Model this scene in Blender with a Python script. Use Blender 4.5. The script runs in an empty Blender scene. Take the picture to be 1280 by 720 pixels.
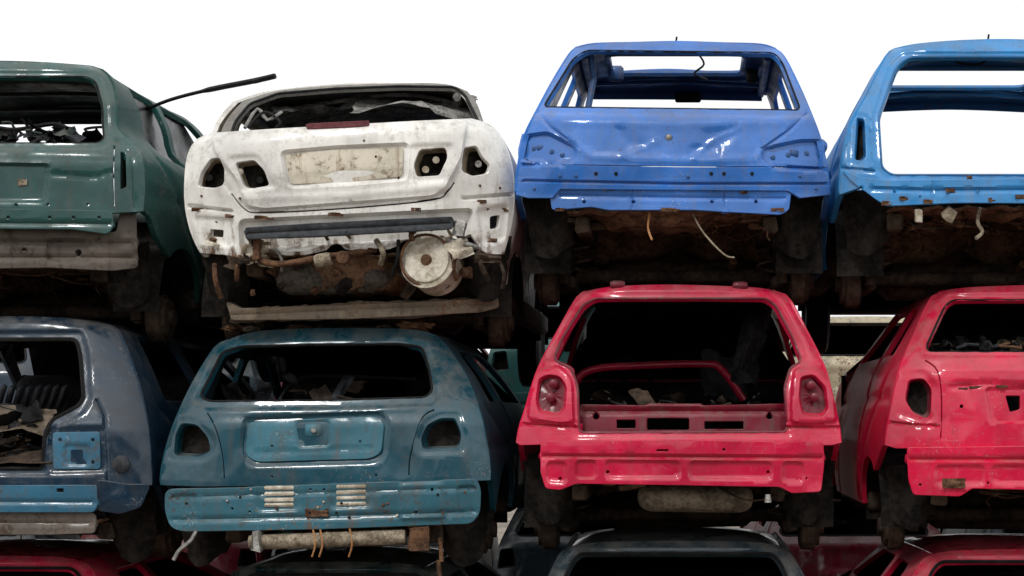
import bpy, math, random, bmesh
import numpy as np
from mathutils import Vector, Euler, geometry, Matrix
K=240.0; D0=8.5; F=K*D0; CX,CY=850.0,520.0; CZ=1.94
def P(px,py,d=0.0):
    s=(D0+d)/F
    return np.array([(px-CX)*s,d,CZ+(CY-py)*s])
scene=bpy.context.scene
# ------------------------------------------------------------------ materials
def nd(nt,t,**k):
    n=nt.nodes.new(t)
    for a,b in k.items(): setattr(n,a,b)
    return n
def mixc(nt,fac,a,b):
    m=nt.nodes.new('ShaderNodeMix'); m.data_type='RGBA'
    for s,v in ((m.inputs[0],fac),(m.inputs[6],a),(m.inputs[7],b)):
        if isinstance(v,(int,float)): s.default_value=v
        elif isinstance(v,tuple): s.default_value=(v[0],v[1],v[2],1)
        else: nt.links.new(v,s)
    return m.outputs[2]
def noise(nt,vec,scale,detail=5,rough=.6):
    n=nd(nt,'ShaderNodeTexNoise'); n.inputs['Scale'].default_value=scale
    n.inputs['Detail'].default_value=detail; n.inputs['Roughness'].default_value=rough
    nt.links.new(vec,n.inputs['Vector']); return n.outputs[0]
def ramp(nt,v,a,b,c0=0.,c1=1.):
    m=nd(nt,'ShaderNodeMapRange'); m.interpolation_type='SMOOTHSTEP'
    nt.links.new(v,m.inputs[0])
    m.inputs[1].default_value=a; m.inputs[2].default_value=b; m.inputs[3].default_value=c0; m.inputs[4].default_value=c1
    return m.outputs[0]
def mul(nt,a,b,op='MULTIPLY'):
    m=nd(nt,'ShaderNodeMath',operation=op)
    for s,v in ((m.inputs[0],a),(m.inputs[1],b)):
        if isinstance(v,(int,float)): s.default_value=v
        else: nt.links.new(v,s)
    return m.outputs[0]
_seed=[0]
def paint(name,col,dirt=.5,rust=.5,rough=.35,coat=.5,metal=0.0,lowrust=None,dirtcol=(.16,.13,.10),bump=.25,fade=.25,chips=.5,dust=.35):
    m=bpy.data.materials.new(name); m.use_nodes=True; nt=m.node_tree
    bs=nt.nodes['Principled BSDF']; chips=chips*.7
    lum=max(col); dk=min(1.,.34+lum*1.3); dirtcol=tuple(x*dk for x in dirtcol); coat=coat*1.0
    bs.inputs['Specular IOR Level'].default_value=.3
    tc=nd(nt,'ShaderNodeTexCoord'); mp=nd(nt,'ShaderNodeMapping')
    nt.links.new(tc.outputs['Object'],mp.inputs[0]); _seed[0]+=1
    mp.inputs['Location'].default_value=(_seed[0]*3.7,_seed[0]*1.9,0)
    v=mp.outputs[0]
    ms=nd(nt,'ShaderNodeMapping'); nt.links.new(v,ms.inputs[0]); ms.inputs['Scale'].default_value=(13,13,1.0)
    big=noise(nt,v,2.2,4,.62); mid=noise(nt,v,9,5,.7); fine=noise(nt,v,48,4,.7); st=noise(nt,ms.outputs[0],1.6,5,.65)
    c=mixc(nt,ramp(nt,big,.35,.7),tuple(x*(1-.22) for x in col),tuple(min(1,x*(1+.14)) for x in col))
    fd=tuple(min(.85,x*1.3+.014) for x in col)
    c=mixc(nt,mul(nt,ramp(nt,mid,.5,.72),fade*1.6),c,fd)
    c=mixc(nt,mul(nt,ramp(nt,st,.50,.76),dirt*1.15),c,dirtcol)
    c=mixc(nt,mul(nt,ramp(nt,mul(nt,mul(nt,mid,.6),mul(nt,fine,.4),'ADD'),.50,.64),min(1,dirt*1.15)),c,tuple(x*.6 for x in dirtcol))
    mr=nd(nt,'ShaderNodeMapping'); nt.links.new(v,mr.inputs[0]); mr.inputs['Scale'].default_value=(2.2,2.2,70); mr.inputs['Rotation'].default_value=(0,.18,0)
    sf=noise(nt,mr.outputs[0],1.3,2,.5)
    c=mixc(nt,mul(nt,mul(nt,ramp(nt,sf,.66,.70),ramp(nt,big,.48,.60)),chips*.9),c,tuple(min(.8,x*.8+.10+.1*lum) for x in col))
    ck=noise(nt,v,80,2,.5)
    # chips gather in patches (where the broad noise is high), not evenly
    patch=ramp(nt,big,.50,.62)
    c=mixc(nt,mul(nt,mul(nt,ramp(nt,mul(nt,mul(nt,ck,.65),mul(nt,mid,.35),'ADD'),.605,.63),patch),chips*1.3),c,tuple(min(.7,x*.6+.20) for x in col))
    c=mixc(nt,mul(nt,ramp(nt,mul(nt,mul(nt,ck,.7),mul(nt,big,.3),'ADD'),.36,.34,0,1),chips),c,(.02,.015,.012))
    ge=nd(nt,'ShaderNodeNewGeometry'); gz=nd(nt,'ShaderNodeSeparateXYZ'); nt.links.new(ge.outputs['Normal'],gz.inputs[0])
    dm=mul(nt,mul(nt,ramp(nt,gz.outputs[2],.15,.9),ramp(nt,mid,.32,.62)),dust)
    c=mixc(nt,dm,c,(.20,.18,.15))
    rm=mul(nt,mul(nt,big,.5),mul(nt,fine,.5),'ADD')
    rmask=ramp(nt,rm,.66-.09*rust,.70-.08*rust)
    m2=nd(nt,'ShaderNodeMapping'); nt.links.new(v,m2.inputs[0]); m2.inputs['Scale'].default_value=(34,34,2.2)
    rs=noise(nt,m2.outputs[0],1.2,3,.6)
    rmask=mul(nt,rmask,mul(nt,mul(nt,ramp(nt,rs,.62,.74),ramp(nt,mid,.54,.68)),min(.8,.2+rust*.8)),'MAXIMUM')
    if lowrust is not None:
        sx=nd(nt,'ShaderNodeSeparateXYZ'); nt.links.new(tc.outputs['Object'],sx.inputs[0])
        g=ramp(nt,sx.outputs[2],lowrust[0],lowrust[1],lowrust[2],0)
        r2=ramp(nt,mul(nt,mul(nt,mid,.5),mul(nt,mul(nt,st,.5),g,'ADD'),'ADD'),.76,.92)
        rmask=mul(nt,rmask,r2,'MAXIMUM')
    rc=mixc(nt,ramp(nt,fine,.35,.65),(.05,.025,.016),(.19,.10,.055))
    c=mixc(nt,rmask,c,rc)
    nt.links.new(c,bs.inputs['Base Color'])
    ro=mul(nt,ramp(nt,mid,.3,.75,rough*.65,rough+.25),mul(nt,mul(nt,rmask,dm,'ADD'),.4),'ADD')
    nt.links.new(ro,bs.inputs['Roughness'])
    bs.inputs['Metallic'].default_value=metal
    cw=mul(nt,ramp(nt,mid,.38,.72,coat,coat*.15),mul(nt,1.0,rmask,'SUBTRACT'))
    nt.links.new(cw,bs.inputs['Coat Weight']); bs.inputs['Coat Roughness'].default_value=.08
    bp=nd(nt,'ShaderNodeBump'); bp.inputs['Strength'].default_value=bump; bp.inputs['Distance'].default_value=.007
    hh=mul(nt,mul(nt,fine,.25),mul(nt,mul(nt,big,1.2),mul(nt,rmask,.4),'ADD'),'ADD')
    nt.links.new(hh,bp.inputs['Height']); nt.links.new(bp.outputs[0],bs.inputs['Normal'])
    return m
_dull={}
def dull(m):
    if m.name not in _dull:
        c=m.copy(); c.name=m.name+'_weathered'; nt=c.node_tree; b=nt.nodes['Principled BSDF']
        for s in ('Coat Weight','Roughness'):
            for l in list(b.inputs[s].links): nt.links.remove(l)
        b.inputs['Coat Weight'].default_value=.05; b.inputs['Roughness'].default_value=.58; b.inputs['Specular IOR Level'].default_value=.12
        _dull[m.name]=c
    return _dull[m.name]
def simple(name,c0,c1,scale=8,rough=.7,metal=0,bump=.5,spec=.15):
    m=bpy.data.materials.new(name); m.use_nodes=True; nt=m.node_tree
    bs=nt.nodes['Principled BSDF']; tc=nd(nt,'ShaderNodeTexCoord'); v=tc.outputs['Object']
    n1=noise(nt,v,scale,5,.7); n2=noise(nt,v,scale*5,4,.7)
    f=ramp(nt,mul(nt,mul(nt,n1,.6),mul(nt,n2,.4),'ADD'),.38,.64)
    nt.links.new(mixc(nt,f,c0,c1),bs.inputs['Base Color'])
    bs.inputs['Metallic'].default_value=metal; bs.inputs['Specular IOR Level'].default_value=spec
    nt.links.new(ramp(nt,n1,.3,.7,rough-.12,min(1,rough+.15)),bs.inputs['Roughness'])
    bp=nd(nt,'ShaderNodeBump'); bp.inputs['Strength'].default_value=bump; bp.inputs['Distance'].default_value=.01
    nt.links.new(mul(nt,n1,n2,'ADD'),bp.inputs['Height']); nt.links.new(bp.outputs[0],bs.inputs['Normal'])
    return m
RUB=simple('black_rubber',(.004,.004,.004),(.014,.014,.014),12,.6)
UND=simple('dirty_undercoat',(.018,.013,.010),(.085,.058,.040),6,.85)
UNB=simple('brown_undercoat',(.04,.024,.016),(.24,.14,.085),7,.9)
BLK=simple('black_wheelhouse',(.006,.0055,.005),(.026,.022,.019),6,.9,0,.5,.05)
RST=simple('rusted_steel',(.04,.02,.012),(.17,.09,.05),14,.85)
MUD=simple('dried_mud',(.09,.07,.05),(.20,.16,.12),10,.95)
STL=simple('bare_steel',(.16,.155,.145),(.40,.38,.35),10,.45,.6)
CRM=simple('dirty_cream_steel',(.28,.23,.16),(.62,.57,.48),7,.6)
TAN=simple('dirty_tan_steel',(.10,.075,.05),(.36,.30,.22),12,.7)
GRY=simple('grey_plastic',(.022,.024,.028),(.06,.063,.068),6,.55)
ORG=simple('orange_strap',(.30,.13,.05),(.42,.22,.1),12,.7)
GLS=simple('opaque_dark_glass',(.004,.0045,.005),(.014,.014,.014),3,.25,0,.05,.4)  # near-opaque, stands in for the darkness behind window openings
FAB=simple('seat_fabric',(.012,.012,.013),(.042,.041,.040),14,.95,0,.5,.05)
# ------------------------------------------------------------------ 2D helpers
def cat(pts,n=6):
    p=[np.array(q,float) for q in pts]; out=[]
    for i in range(len(p)-1):
        a=p[max(i-1,0)]; b=p[i]; c=p[i+1]; d=p[min(i+2,len(p)-1)]
        for k in range(n):
            t=k/n
            out.append(.5*((2*b)+(-a+c)*t+(2*a-5*b+4*c-d)*t*t+(-a+3*b-3*c+d)*t**3))
    out.append(p[-1]); return out
def rnd(pts,r=6,n=4):
    p=[np.array(q[:2],float) for q in pts]; out=[]; N=len(p)
    for i in range(N):
        a,b,c=p[i-1],p[i],p[(i+1)%N]
        la=np.linalg.norm(a-b); lc=np.linalg.norm(c-b)
        rr=min(r,la*.45,lc*.45); s=b+(a-b)/la*rr; e=b+(c-b)/lc*rr
        for k in range(n+1):
            t=k/n; out.append((1-t)**2*s+2*t*(1-t)*b+t*t*e)
    return np.array(out)
def mir(pts,cx): return [(2*cx-x,y) for x,y in reversed(pts)]
def sym(pts,cx): return pts+mir(pts,cx)
def resample(L,step,closed=True):
    L=np.array([q[:2] for q in L],float)
    if closed: L=np.vstack([L,L[:1]])
    out=[]
    for i in range(len(L)-1):
        l=np.linalg.norm(L[i+1]-L[i])
        if l<1e-9: continue
        n=max(1,int(round(l/step)))
        for k in range(n): out.append(L[i]+(L[i+1]-L[i])*k/n)
    if not closed: out.append(L[-1])
    res=[out[0]]
    for q in out[1:]:
        if np.linalg.norm(q-res[-1])>step*.35: res.append(q)
    return np.array(res)
def dist(Q,L,closed=True):
    L=np.asarray(L,float); A=L; B=np.roll(L,-1,0)
    if not closed: A=L[:-1]; B=L[1:]
    best=np.full(len(Q),1e9)
    for a,b in zip(A,B):
        ab=b-a; l2=ab@ab
        if l2<1e-12: continue
        t=np.clip(((Q-a)@ab)/l2,0,1); d=Q-a-t[:,None]*ab
        best=np.minimum(best,(d*d).sum(1))
    return np.sqrt(best)
def inside(Q,L):
    L=np.asarray(L,float); A=L; B=np.roll(L,-1,0); c=np.zeros(len(Q),bool)
    for a,b in zip(A,B):
        if a[1]==b[1]: continue
        m=((a[1]>Q[:,1])!=(b[1]>Q[:,1]))
        x=(b[0]-a[0])*(Q[:,1]-a[1])/(b[1]-a[1])+a[0]
        c^=m&(Q[:,0]<x)
    return c
def offs(L,o,closed=True):
    L=np.asarray(L,float)
    if closed: T=np.roll(L,-1,0)-np.roll(L,1,0)
    else: T=np.gradient(L,axis=0)
    T=T/(np.linalg.norm(T,axis=1)[:,None]+1e-9); return L+o*np.stack([-T[:,1],T[:,0]],1)
def slit(pts,w=1.2):
    L=resample(cat(pts,4),5,False); return np.vstack([offs(L,w,False),offs(L,-w,False)[::-1]])
def region(outline,holes,rows,step):
    loops=[resample(outline,step)]+[resample(h,step*.8) for h in holes]
    O=loops[0]; mn=O.min(0); mx=O.max(0)
    xs=np.arange(mn[0]+step*.5,mx[0],step); ys=np.arange(mn[1]+step*.4,mx[1],step*.87)
    g=np.array([(x+(step*.5 if j%2 else 0),y) for j,y in enumerate(ys) for x in xs]) if len(xs) and len(ys) else np.zeros((0,2))
    if len(g) and rows:
        for r in rows: 
            g=g[dist(g,r,False)>step*.5]
    ex=[resample(r,step*.8,False) for r in rows]
    if ex: g=np.vstack([g]+ex)
    if len(g):
        k=inside(g,O)
        for l in loops[1:]: k&=~inside(g,l)
        g=g[k]
        for l in loops:
            if len(g): g=g[dist(g,l)>step*.45]
    vs=[];ed=[]
    for l in loops:
        b=len(vs); n=len(l); vs+=[Vector((float(x),float(y))) for x,y in l]
        ed+=[(b+i,b+(i+1)%n) for i in range(n)]
    vs+=[Vector((float(x),float(y))) for x,y in g]
    r=geometry.delaunay_2d_cdt(vs,ed,[],0,1e-4*step)
    V=np.array([(v.x,v.y) for v in r[0]]); T=np.array([f for f in r[2] if len(f)==3])
    c=V[T].mean(1); k=inside(c,O)
    for l in loops[1:]: k&=~inside(c,l)
    return V,T[k]
# ------------------------------------------------------------------ car container
class Car:
    def __init__(s,name,org):
        s.name=name; s.org=np.array(org,float); s.parts={}
    def add(s,part,V,Fs,mat,sm=True):
        d=s.parts.setdefault(part,dict(V=[],F=[],M=[],mats=[],n=0,S=[]))
        if mat not in d['mats']: d['mats'].append(mat)
        mi=d['mats'].index(mat); b=d['n']
        V=np.asarray(V,float); d['V'].append(V); d['n']+=len(V)
        for f in Fs: d['F'].append([int(i)+b for i in f]); d['M'].append(mi); d['S'].append(sm)
    def finish(s,move=(0,0,0),rot=(0,0,0)):
        e=bpy.data.objects.new(s.name,None); scene.collection.objects.link(e)
        e.location=Vector(s.org)+Vector(move); e.rotation_euler=rot; e.empty_display_size=.3
        for pn,d in s.parts.items():
            V=np.vstack(d['V'])-s.org
            me=bpy.data.meshes.new(pn); me.from_pydata(V.tolist(),[],d['F'])
            for m in d['mats']: me.materials.append(m)
            me.polygons.foreach_set('material_index',d['M']); me.polygons.foreach_set('use_smooth',d['S'])
            me.update(); me.set_sharp_from_angle(angle=math.radians(48))
            o=bpy.data.objects.new(pn,me); scene.collection.objects.link(o); o.parent=e
        return e
def panel(car,part,outline,holes,fn,out,th,mat,matb=None,step=4,rows=(),e=.003):
    V2,T=region(outline,holes,list(rows),step)
    V=fn(V2)
    def nrm(T):
        n=np.cross(V[T[:,1]]-V[T[:,0]],V[T[:,2]]-V[T[:,0]]); return n
    n=nrm(T)
    if (n@np.array(out)).sum()<0: T=T[:,::-1]; n=-n
    N=np.zeros_like(V)
    for k in range(3): np.add.at(N,T[:,k],n)
    N/=np.linalg.norm(N,axis=1)[:,None]+1e-12
    E={}
    for a,b,c in T:
        for u,w in ((a,b),(b,c),(c,a)): E[(u,w)]=1
    bd=[(u,w) for (u,w) in E if (w,u) not in E]
    O=np.zeros_like(V)
    for u,w in bd:
        o=np.cross(V[w]-V[u],N[u]); o/=np.linalg.norm(o)+1e-12; O[u]+=o; O[w]+=o
    l=np.linalg.norm(O,axis=1); O[l>0]/=l[l>0][:,None]
    car.add(part,V,T,mat)
    R1=V+O*e-N*e; BK=V+O*e-N*th
    n0=len(V)
    car.add(part,np.vstack([V,R1]),[(w,u,u+n0,w+n0) for u,w in bd],mat)
    car.add(part,np.vstack([R1,BK]),[(w,u,u+n0,w+n0) for u,w in bd],mat)
    car.add(part,BK,T[:,::-1],matb or mat)
def frame(t):
    t=t/np.linalg.norm(t); u=np.array([0,0,1.]) if abs(t[2])<.9 else np.array([1.,0,0])
    a=np.cross(t,u); a/=np.linalg.norm(a); b=np.cross(t,a); return a,b
def tube(car,part,pts,r,mat,n=8,closed=False,sm=True):
    p=np.array(pts,float); N=len(p)
    T=(np.roll(p,-1,0)-np.roll(p,1,0)) if closed else np.gradient(p,axis=0)
    a,b=frame(T[0]); V=[]
    for i in range(N):
        t=T[i]/(np.linalg.norm(T[i])+1e-9); a=a-t*(a@t); a/=np.linalg.norm(a)+1e-9; b=np.cross(t,a)
        rr=r if not hasattr(r,'__len__') else r[i]
        for k in range(n):
            q=2*math.pi*k/n; V.append(p[i]+rr*(a*math.cos(q)+b*math.sin(q)))
    Fs=[]; M=N if closed else N-1
    for i in range(M):
        j=(i+1)%N
        for k in range(n): Fs.append((i*n+k,i*n+(k+1)%n,j*n+(k+1)%n,j*n+k))
    if not closed: Fs.append(tuple(range(n))[::-1]); Fs.append(tuple((N-1)*n+k for k in range(n)))
    car.add(part,V,Fs,mat,sm)
def lathe(car,part,p1,p2,prof,mat,n=20,sq=1.0):
    p1=np.array(p1,float);p2=np.array(p2,float); a,b=frame(p2-p1); V=[]
    for t,r in prof:
        c=p1+(p2-p1)*t
        for k in range(n):
            q=2*math.pi*k/n; V.append(c+r*(a*math.cos(q)+b*sq*math.sin(q)))
    Fs=[]
    for i in range(len(prof)-1):
        for k in range(n): Fs.append((i*n+k,i*n+(k+1)%n,(i+1)*n+(k+1)%n,(i+1)*n+k))
    Fs.append(tuple(range(n))[::-1]); Fs.append(tuple((len(prof)-1)*n+k for k in range(n)))
    car.add(part,V,Fs,mat)
def box(car,part,c,s,mat,rot=(0,0,0),bev=.006,dent=0):
    bm=bmesh.new(); bmesh.ops.create_cube(bm,size=1); bmesh.ops.scale(bm,vec=s,verts=bm.verts)
    bev=min(bev,min(s)*.3)
    bmesh.ops.bevel(bm,geom=bm.edges[:],offset=bev,segments=1,affect='EDGES')
    bmesh.ops.rotate(bm,matrix=Euler(rot).to_matrix(),verts=bm.verts)
    bm.verts.index_update(); V=np.array([v.co[:] for v in bm.verts])+np.array(c)
    if dent: V+=np.array([[random.uniform(-dent,dent) for _ in range(3)] for _ in V])
    car.add(part,V,[[v.index for v in f.verts] for f in bm.faces],mat,False); bm.free()
def plate(car,part,c,s,mat,rot,amp=.02,n=7):
    ph=[random.uniform(0,6) for _ in range(4)]; V=[];R=Euler(rot).to_matrix()
    for j in range(n+1):
        for i in range(n+1):
            u=i/n-.5; v=j/n-.5
            z=amp*(math.sin(6*u+ph[0])*math.cos(5*v+ph[1])+.6*math.sin(13*u*v+ph[2]+8*v)+random.uniform(-.25,.25))
            V.append(np.array(R@Vector(((u+random.uniform(-.02,.02))*s[0],(v+random.uniform(-.02,.02))*s[1],z)))+np.array(c))
    Fs=[(j*(n+1)+i,j*(n+1)+i+1,(j+1)*(n+1)+i+1,(j+1)*(n+1)+i) for j in range(n) for i in range(n)]
    car.add(part,V,Fs,mat)
def blob(car,part,c,s,mat,amp=.25):
    bm=bmesh.new(); bmesh.ops.create_icosphere(bm,subdivisions=3,radius=1); ph=[random.uniform(0,6) for _ in range(3)]
    V=np.array([v.co[:] for v in bm.verts])
    k=1+amp*(np.sin(3*V[:,0]+ph[0])*np.sin(4*V[:,1]+ph[1])+.5*np.sin(9*V[:,2]+7*V[:,0]+ph[2]))
    bm.verts.index_update()
    car.add(part,V*k[:,None]*np.array(s)+np.array(c),[[v.index for v in f.verts] for f in bm.faces],mat); bm.free()
class Dep:
    def __init__(s,silL,silR,prof,corner=.1,p=5,yaw=0,tilt=0,cx=0,feats=(),seed=0,amp=.003):
        s.L=np.array(cat(silL)); s.R=np.array(cat(silR)); s.corner=corner;s.p=p;s.yaw=yaw;s.tilt=tilt;s.cx=cx;s.feats=list(feats);s.amp=amp
        pr=np.array(prof,float); yy=np.arange(pr[0,0]-30,pr[-1,0]+30,1.0); d=np.interp(yy,pr[:,0],pr[:,1])
        k=np.hanning(13);k/=k.sum(); dp=np.pad(d,6,'edge'); s.yy=yy; s.dd=np.convolve(dp,k,'valid')
        r=random.Random(seed); s.w=[(r.uniform(-.06,.06),r.uniform(-.06,.06),r.uniform(0,6),r.uniform(.4,1)) for _ in range(7)]
        s.w2=[(r.uniform(-.2,.2),r.uniform(-.2,.2),r.uniform(0,6),.22) for _ in range(5)]
    def base(s,Q):
        px,py=Q[:,0],Q[:,1]; pe=py+s.tilt*(px-s.cx)
        l=np.interp(py,s.L[:,1],s.L[:,0]); r=np.interp(py,s.R[:,1],s.R[:,0])
        t=np.clip((px-(l+r)/2)/((r-l)/2),-1,1)
        return np.interp(pe,s.yy,s.dd)+s.corner*np.abs(t)**s.p+s.yaw*(px-s.cx)/K
    def d(s,Q):
        Q=np.asarray(Q,float).reshape(-1,2); d=s.base(Q)
        for f in s.feats:
            if f[0]=='poly':
                sd=dist(Q,f[1]); ins=inside(Q,f[1]); sd=np.where(ins,-sd,sd)
                v=np.clip(-sd/f[3]+.5,0,1); d=d+f[2]*v*v*(3-2*v)
            else:
                x=np.clip(1-dist(Q,f[1],False)/f[3],0,1); d=d+f[2]*x*x*(3-2*x)
        for a,b,c,w in s.w+s.w2: d=d+s.amp*.5*w*np.sin(a*Q[:,0]+b*Q[:,1]+c)
        return d
    def rows(s):
        R=[]
        for f in s.feats:
            if f[0]=='poly':
                for o in (-f[3]*.5,0,f[3]*.5): 
                    q=offs(np.asarray(f[1]),o); R.append(np.vstack([q,q[:1]]))
            else:
                for o in (-f[3],0,f[3]): R.append(offs(resample(f[1],4,False),o,False))
        return R
    def __call__(s,Q):
        d=s.d(Q); k=(D0+d)/F
        return np.stack([(Q[:,0]-CX)*k,d,CZ+(CY-Q[:,1])*k],1)
    def at(s,px,py,off=0.0): 
        d=float(s.d([[px,py]])[0])+off; return P(px,py,d)
def FP(pts,dep,soft=5,r=6): return ('poly',rnd(pts,r),dep,soft)
def FL(pts,dep=.014,w=2.2): return ('line',np.array(pts,float),dep,w)
def circ(x,y,r,n=12,ry=None): 
    ry=ry or r
    return [(x+r*math.cos(2*math.pi*i/n),y+ry*math.sin(2*math.pi*i/n)) for i in range(n)]
def bucket(car,poly,D,dep,mat,matcap=None,sc=.82,part='lamp_housing'):
    L=resample(poly,4); c=L.mean(0); V=[];n=len(L); rings=[(1.0,.008),(.97,dep*.5),(sc,dep)]
    for k,o in rings:
        q=c+(L-c)*k
        for x,y in q: V.append(D.at(x,y,0)+np.array([0,o,0]))
    Fs=[]
    for i in range(2):
        for j in range(n): Fs.append((i*n+j,i*n+(j+1)%n,(i+1)*n+(j+1)%n,(i+1)*n+j))
    car.add(part,V,Fs,mat)
    cc=np.array(V[2*n:]); ctr=cc.mean(0)+np.array([0,.01,0]); r2=ctr+(cc-ctr)*.5+np.array([[0,random.uniform(-.004,.006),0] for _ in cc])
    W=np.vstack([cc,r2,[ctr]]); G=[(j,(j+1)%n,n+(j+1)%n,n+j) for j in range(n)]+[(n+j,n+(j+1)%n,2*n) for j in range(n)]
    car.add(part,W,G,matcap or mat)
def seal(car,poly,D,mat=RUB,r=.006,off=.004,k=1.0,part='window_seal'):
    L=resample(poly,7); c=L.mean(0); L=c+(L-c)*k
    tube(car,part,[D.at(x,y,off+random.uniform(-.001,.002)) for x,y in L],r,mat,6,True)
def bolts(car,D,pts,mat,r=.008,part='bolts'):
    for x,y in pts:
        p=D.at(x,y,0); lathe(car,part,p+np.array([0,.004,0]),p-np.array([0,.006,0]),[(0,r),(.8,r),(1,r*.7)],mat,8)
def wf(y): 
    return 1+.035*np.sin(np.clip(y/3.4,0,1)*math.pi)-.10*np.clip(y-3.0,0,2)**2
def side_shell(car,S,Xc,sgn,zs,zbelt,yws,ycowl,yf,mat,matb,yaw=0,step=.06,seed=0,win=True,yfw=None):
    mat=dull(mat)
    S=np.array(S); o=np.argsort(S[:,2]); Zs=S[o,2]; Xs=S[o,0]; zr=S[0,2]; Yb,Zb=S[-1,1],S[-1,2]; Yr=S[0,1]
    yw=Yb+.64; R=.33; yfw=yfw or yf-.72
    poly=[(a[1],a[2]) for a in S]+[(Yb+.12,Zb-.01)]
    a0=2.25 if Zb>zs+.3 else math.pi-.12
    if Zb>zs+.42: poly+=[(Yb+.22,min(Zb-.06,zs+.34))]
    poly+=[(yw+R*math.cos(a),zs+R*math.sin(a)*.95) for a in np.linspace(a0,.1,14)]
    poly+=[(yfw+R*math.cos(a),zs+R*math.sin(a)*.95) for a in np.linspace(math.pi-.1,.12,14)]
    poly+=[(yf-.05,zs+.06),(yf,zs+.25),(yf-.04,zbelt-.2),(yf-.2,zbelt-.13),(ycowl,zbelt-.02),(yws+.05,zr-.03),(yws-.1,zr-.005)]
    yb=float(np.interp(zbelt,Zs,S[o,1])); holes=[]
    ym=(Yr+yws)/2+.02; zt=zr-.065; zb=zbelt+.02
    if win:
        holes.append(rnd([(Yr+.22,zt),(ym-.04,zt),(ym+.0,zb),(max(yb,Yr-.1)+.28,zb)],.05))
        holes.append(rnd([(ym+.05,zt),(yws-.08,zt),(ycowl-.16,zb),(ym+.08,zb)],.05))
    rr=random.Random(seed+int(sgn)); W=[(rr.uniform(-6,6),rr.uniform(-6,6),rr.uniform(0,6)) for _ in range(6)]
    lines=[np.array([(ym+.03,zbelt-.02),(ym+.04,zs+.1)]),np.array([(ycowl-.1,zbelt-.04),(ycowl-.12,zs+.1)]),np.array([(Yb+.3,zbelt-.02),(yw+.1,zs+.42),(yw+.45,zs+.1)]),
           np.array([(Yb+.1,zbelt-.22),(yf-.1,zbelt-.24)])]
    def fn(Q):
        y,z=Q[:,0],Q[:,1]; X=np.interp(z,Zs,Xs); X=Xc+(X-Xc)*wf(y)+yaw*y
        d=0
        for a,b,c in W: d=d+.0025*np.sin(a*y+b*z+c)
        for i,l in enumerate(lines):
            x=np.clip(1-dist(Q,l,False)/.03,0,1); d=d-.012*x
        d=d-.02*np.clip((zs+.25-z)/.25,0,1)**2
        return np.stack([X+sgn*d,y,z],1)
    panel(car,'body_side',poly,holes,fn,(sgn,0,0),.03,mat,matb,step,rows=[offs(resample(l,.05,False),o2,False) for l in lines for o2 in (-.03,0,.03)])
    return yw,yfw
def roof(car,top,Xc,yws,mat,matb,sun=None,yaw=0,step=.05,crown=.03):
    T=np.array(top); xs=T[:,0]; o=np.argsort(xs)
    def sx(x,y): return Xc+(x-Xc)*wf(y)+yaw*y
    out=[(t[0],t[1]) for t in T]+[(T[-1,0],yws),(Xc,yws+.05),(T[0,0],yws)]
    holes=[] 
    if sun: 
        a,b,w=sun; holes=[rnd([(Xc-w,a),(Xc+w,a),(Xc+w,b),(Xc-w,b)],.06)]
    hw=(xs.max()-xs.min())/2
    def fn(Q):
        z=np.interp(Q[:,0],xs[o],T[o,2]); t=(Q[:,0]-xs.mean())/hw
        k=np.clip((Q[:,1]-T[:,1].min())/(yws-T[:,1].min()),0,1)
        z=z+crown*np.sin(k*math.pi)*(1-t**4)+.004*np.sin(Q[:,0]*7+Q[:,1]*5)*np.sin(Q[:,1]*9)*(1-t**4)-.02*k*k
        return np.stack([sx(Q[:,0],Q[:,1]),Q[:,1],z],1)
    panel(car,'roof',out,holes,fn,(0,0,1),.018,mat,matb,step)
    zl=T[0,2];zr=T[-1,2]; zc=T[:,2].max()
    a=np.array([sx(T[0,0]+.03,yws),yws-.02,zl-.045]); b=np.array([sx(T[-1,0]-.03,yws),yws-.02,zr-.045])
    mid=(a+b)/2+np.array([0,.04,(zc-zl)*.8])
    tube(car,'roof_header',cat([a,mid,b],8),.032,matb,8)
    for s,z,x in ((1,zl,T[0,0]),(-1,zr,T[-1,0])):
        ys=np.linspace(T[0,1]+.05,yws-.03,8); tube(car,'roof_rail',[(sx(x+s*.04,y),y,z-.035) for y in ys],.025,matb,8)
    for y in np.linspace(T[:,1].min()+.3,yws-.25,3):
        if sun and sun[0]-.03<y<sun[1]+.03: continue
        tube(car,'roof_rib',cat([(sx(T[0,0]+.04,y),y,zl-.03),(Xc+yaw*y,y,zc-.03),(sx(T[-1,0]-.04,y),y,zr-.03)],6),.013,matb,6)
    if sun:
        tube(car,'sunroof_frame',[(sx(x,y),y,zc-.01) for x,y in resample(holes[0],.08)],.018,matb,6,True)
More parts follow.
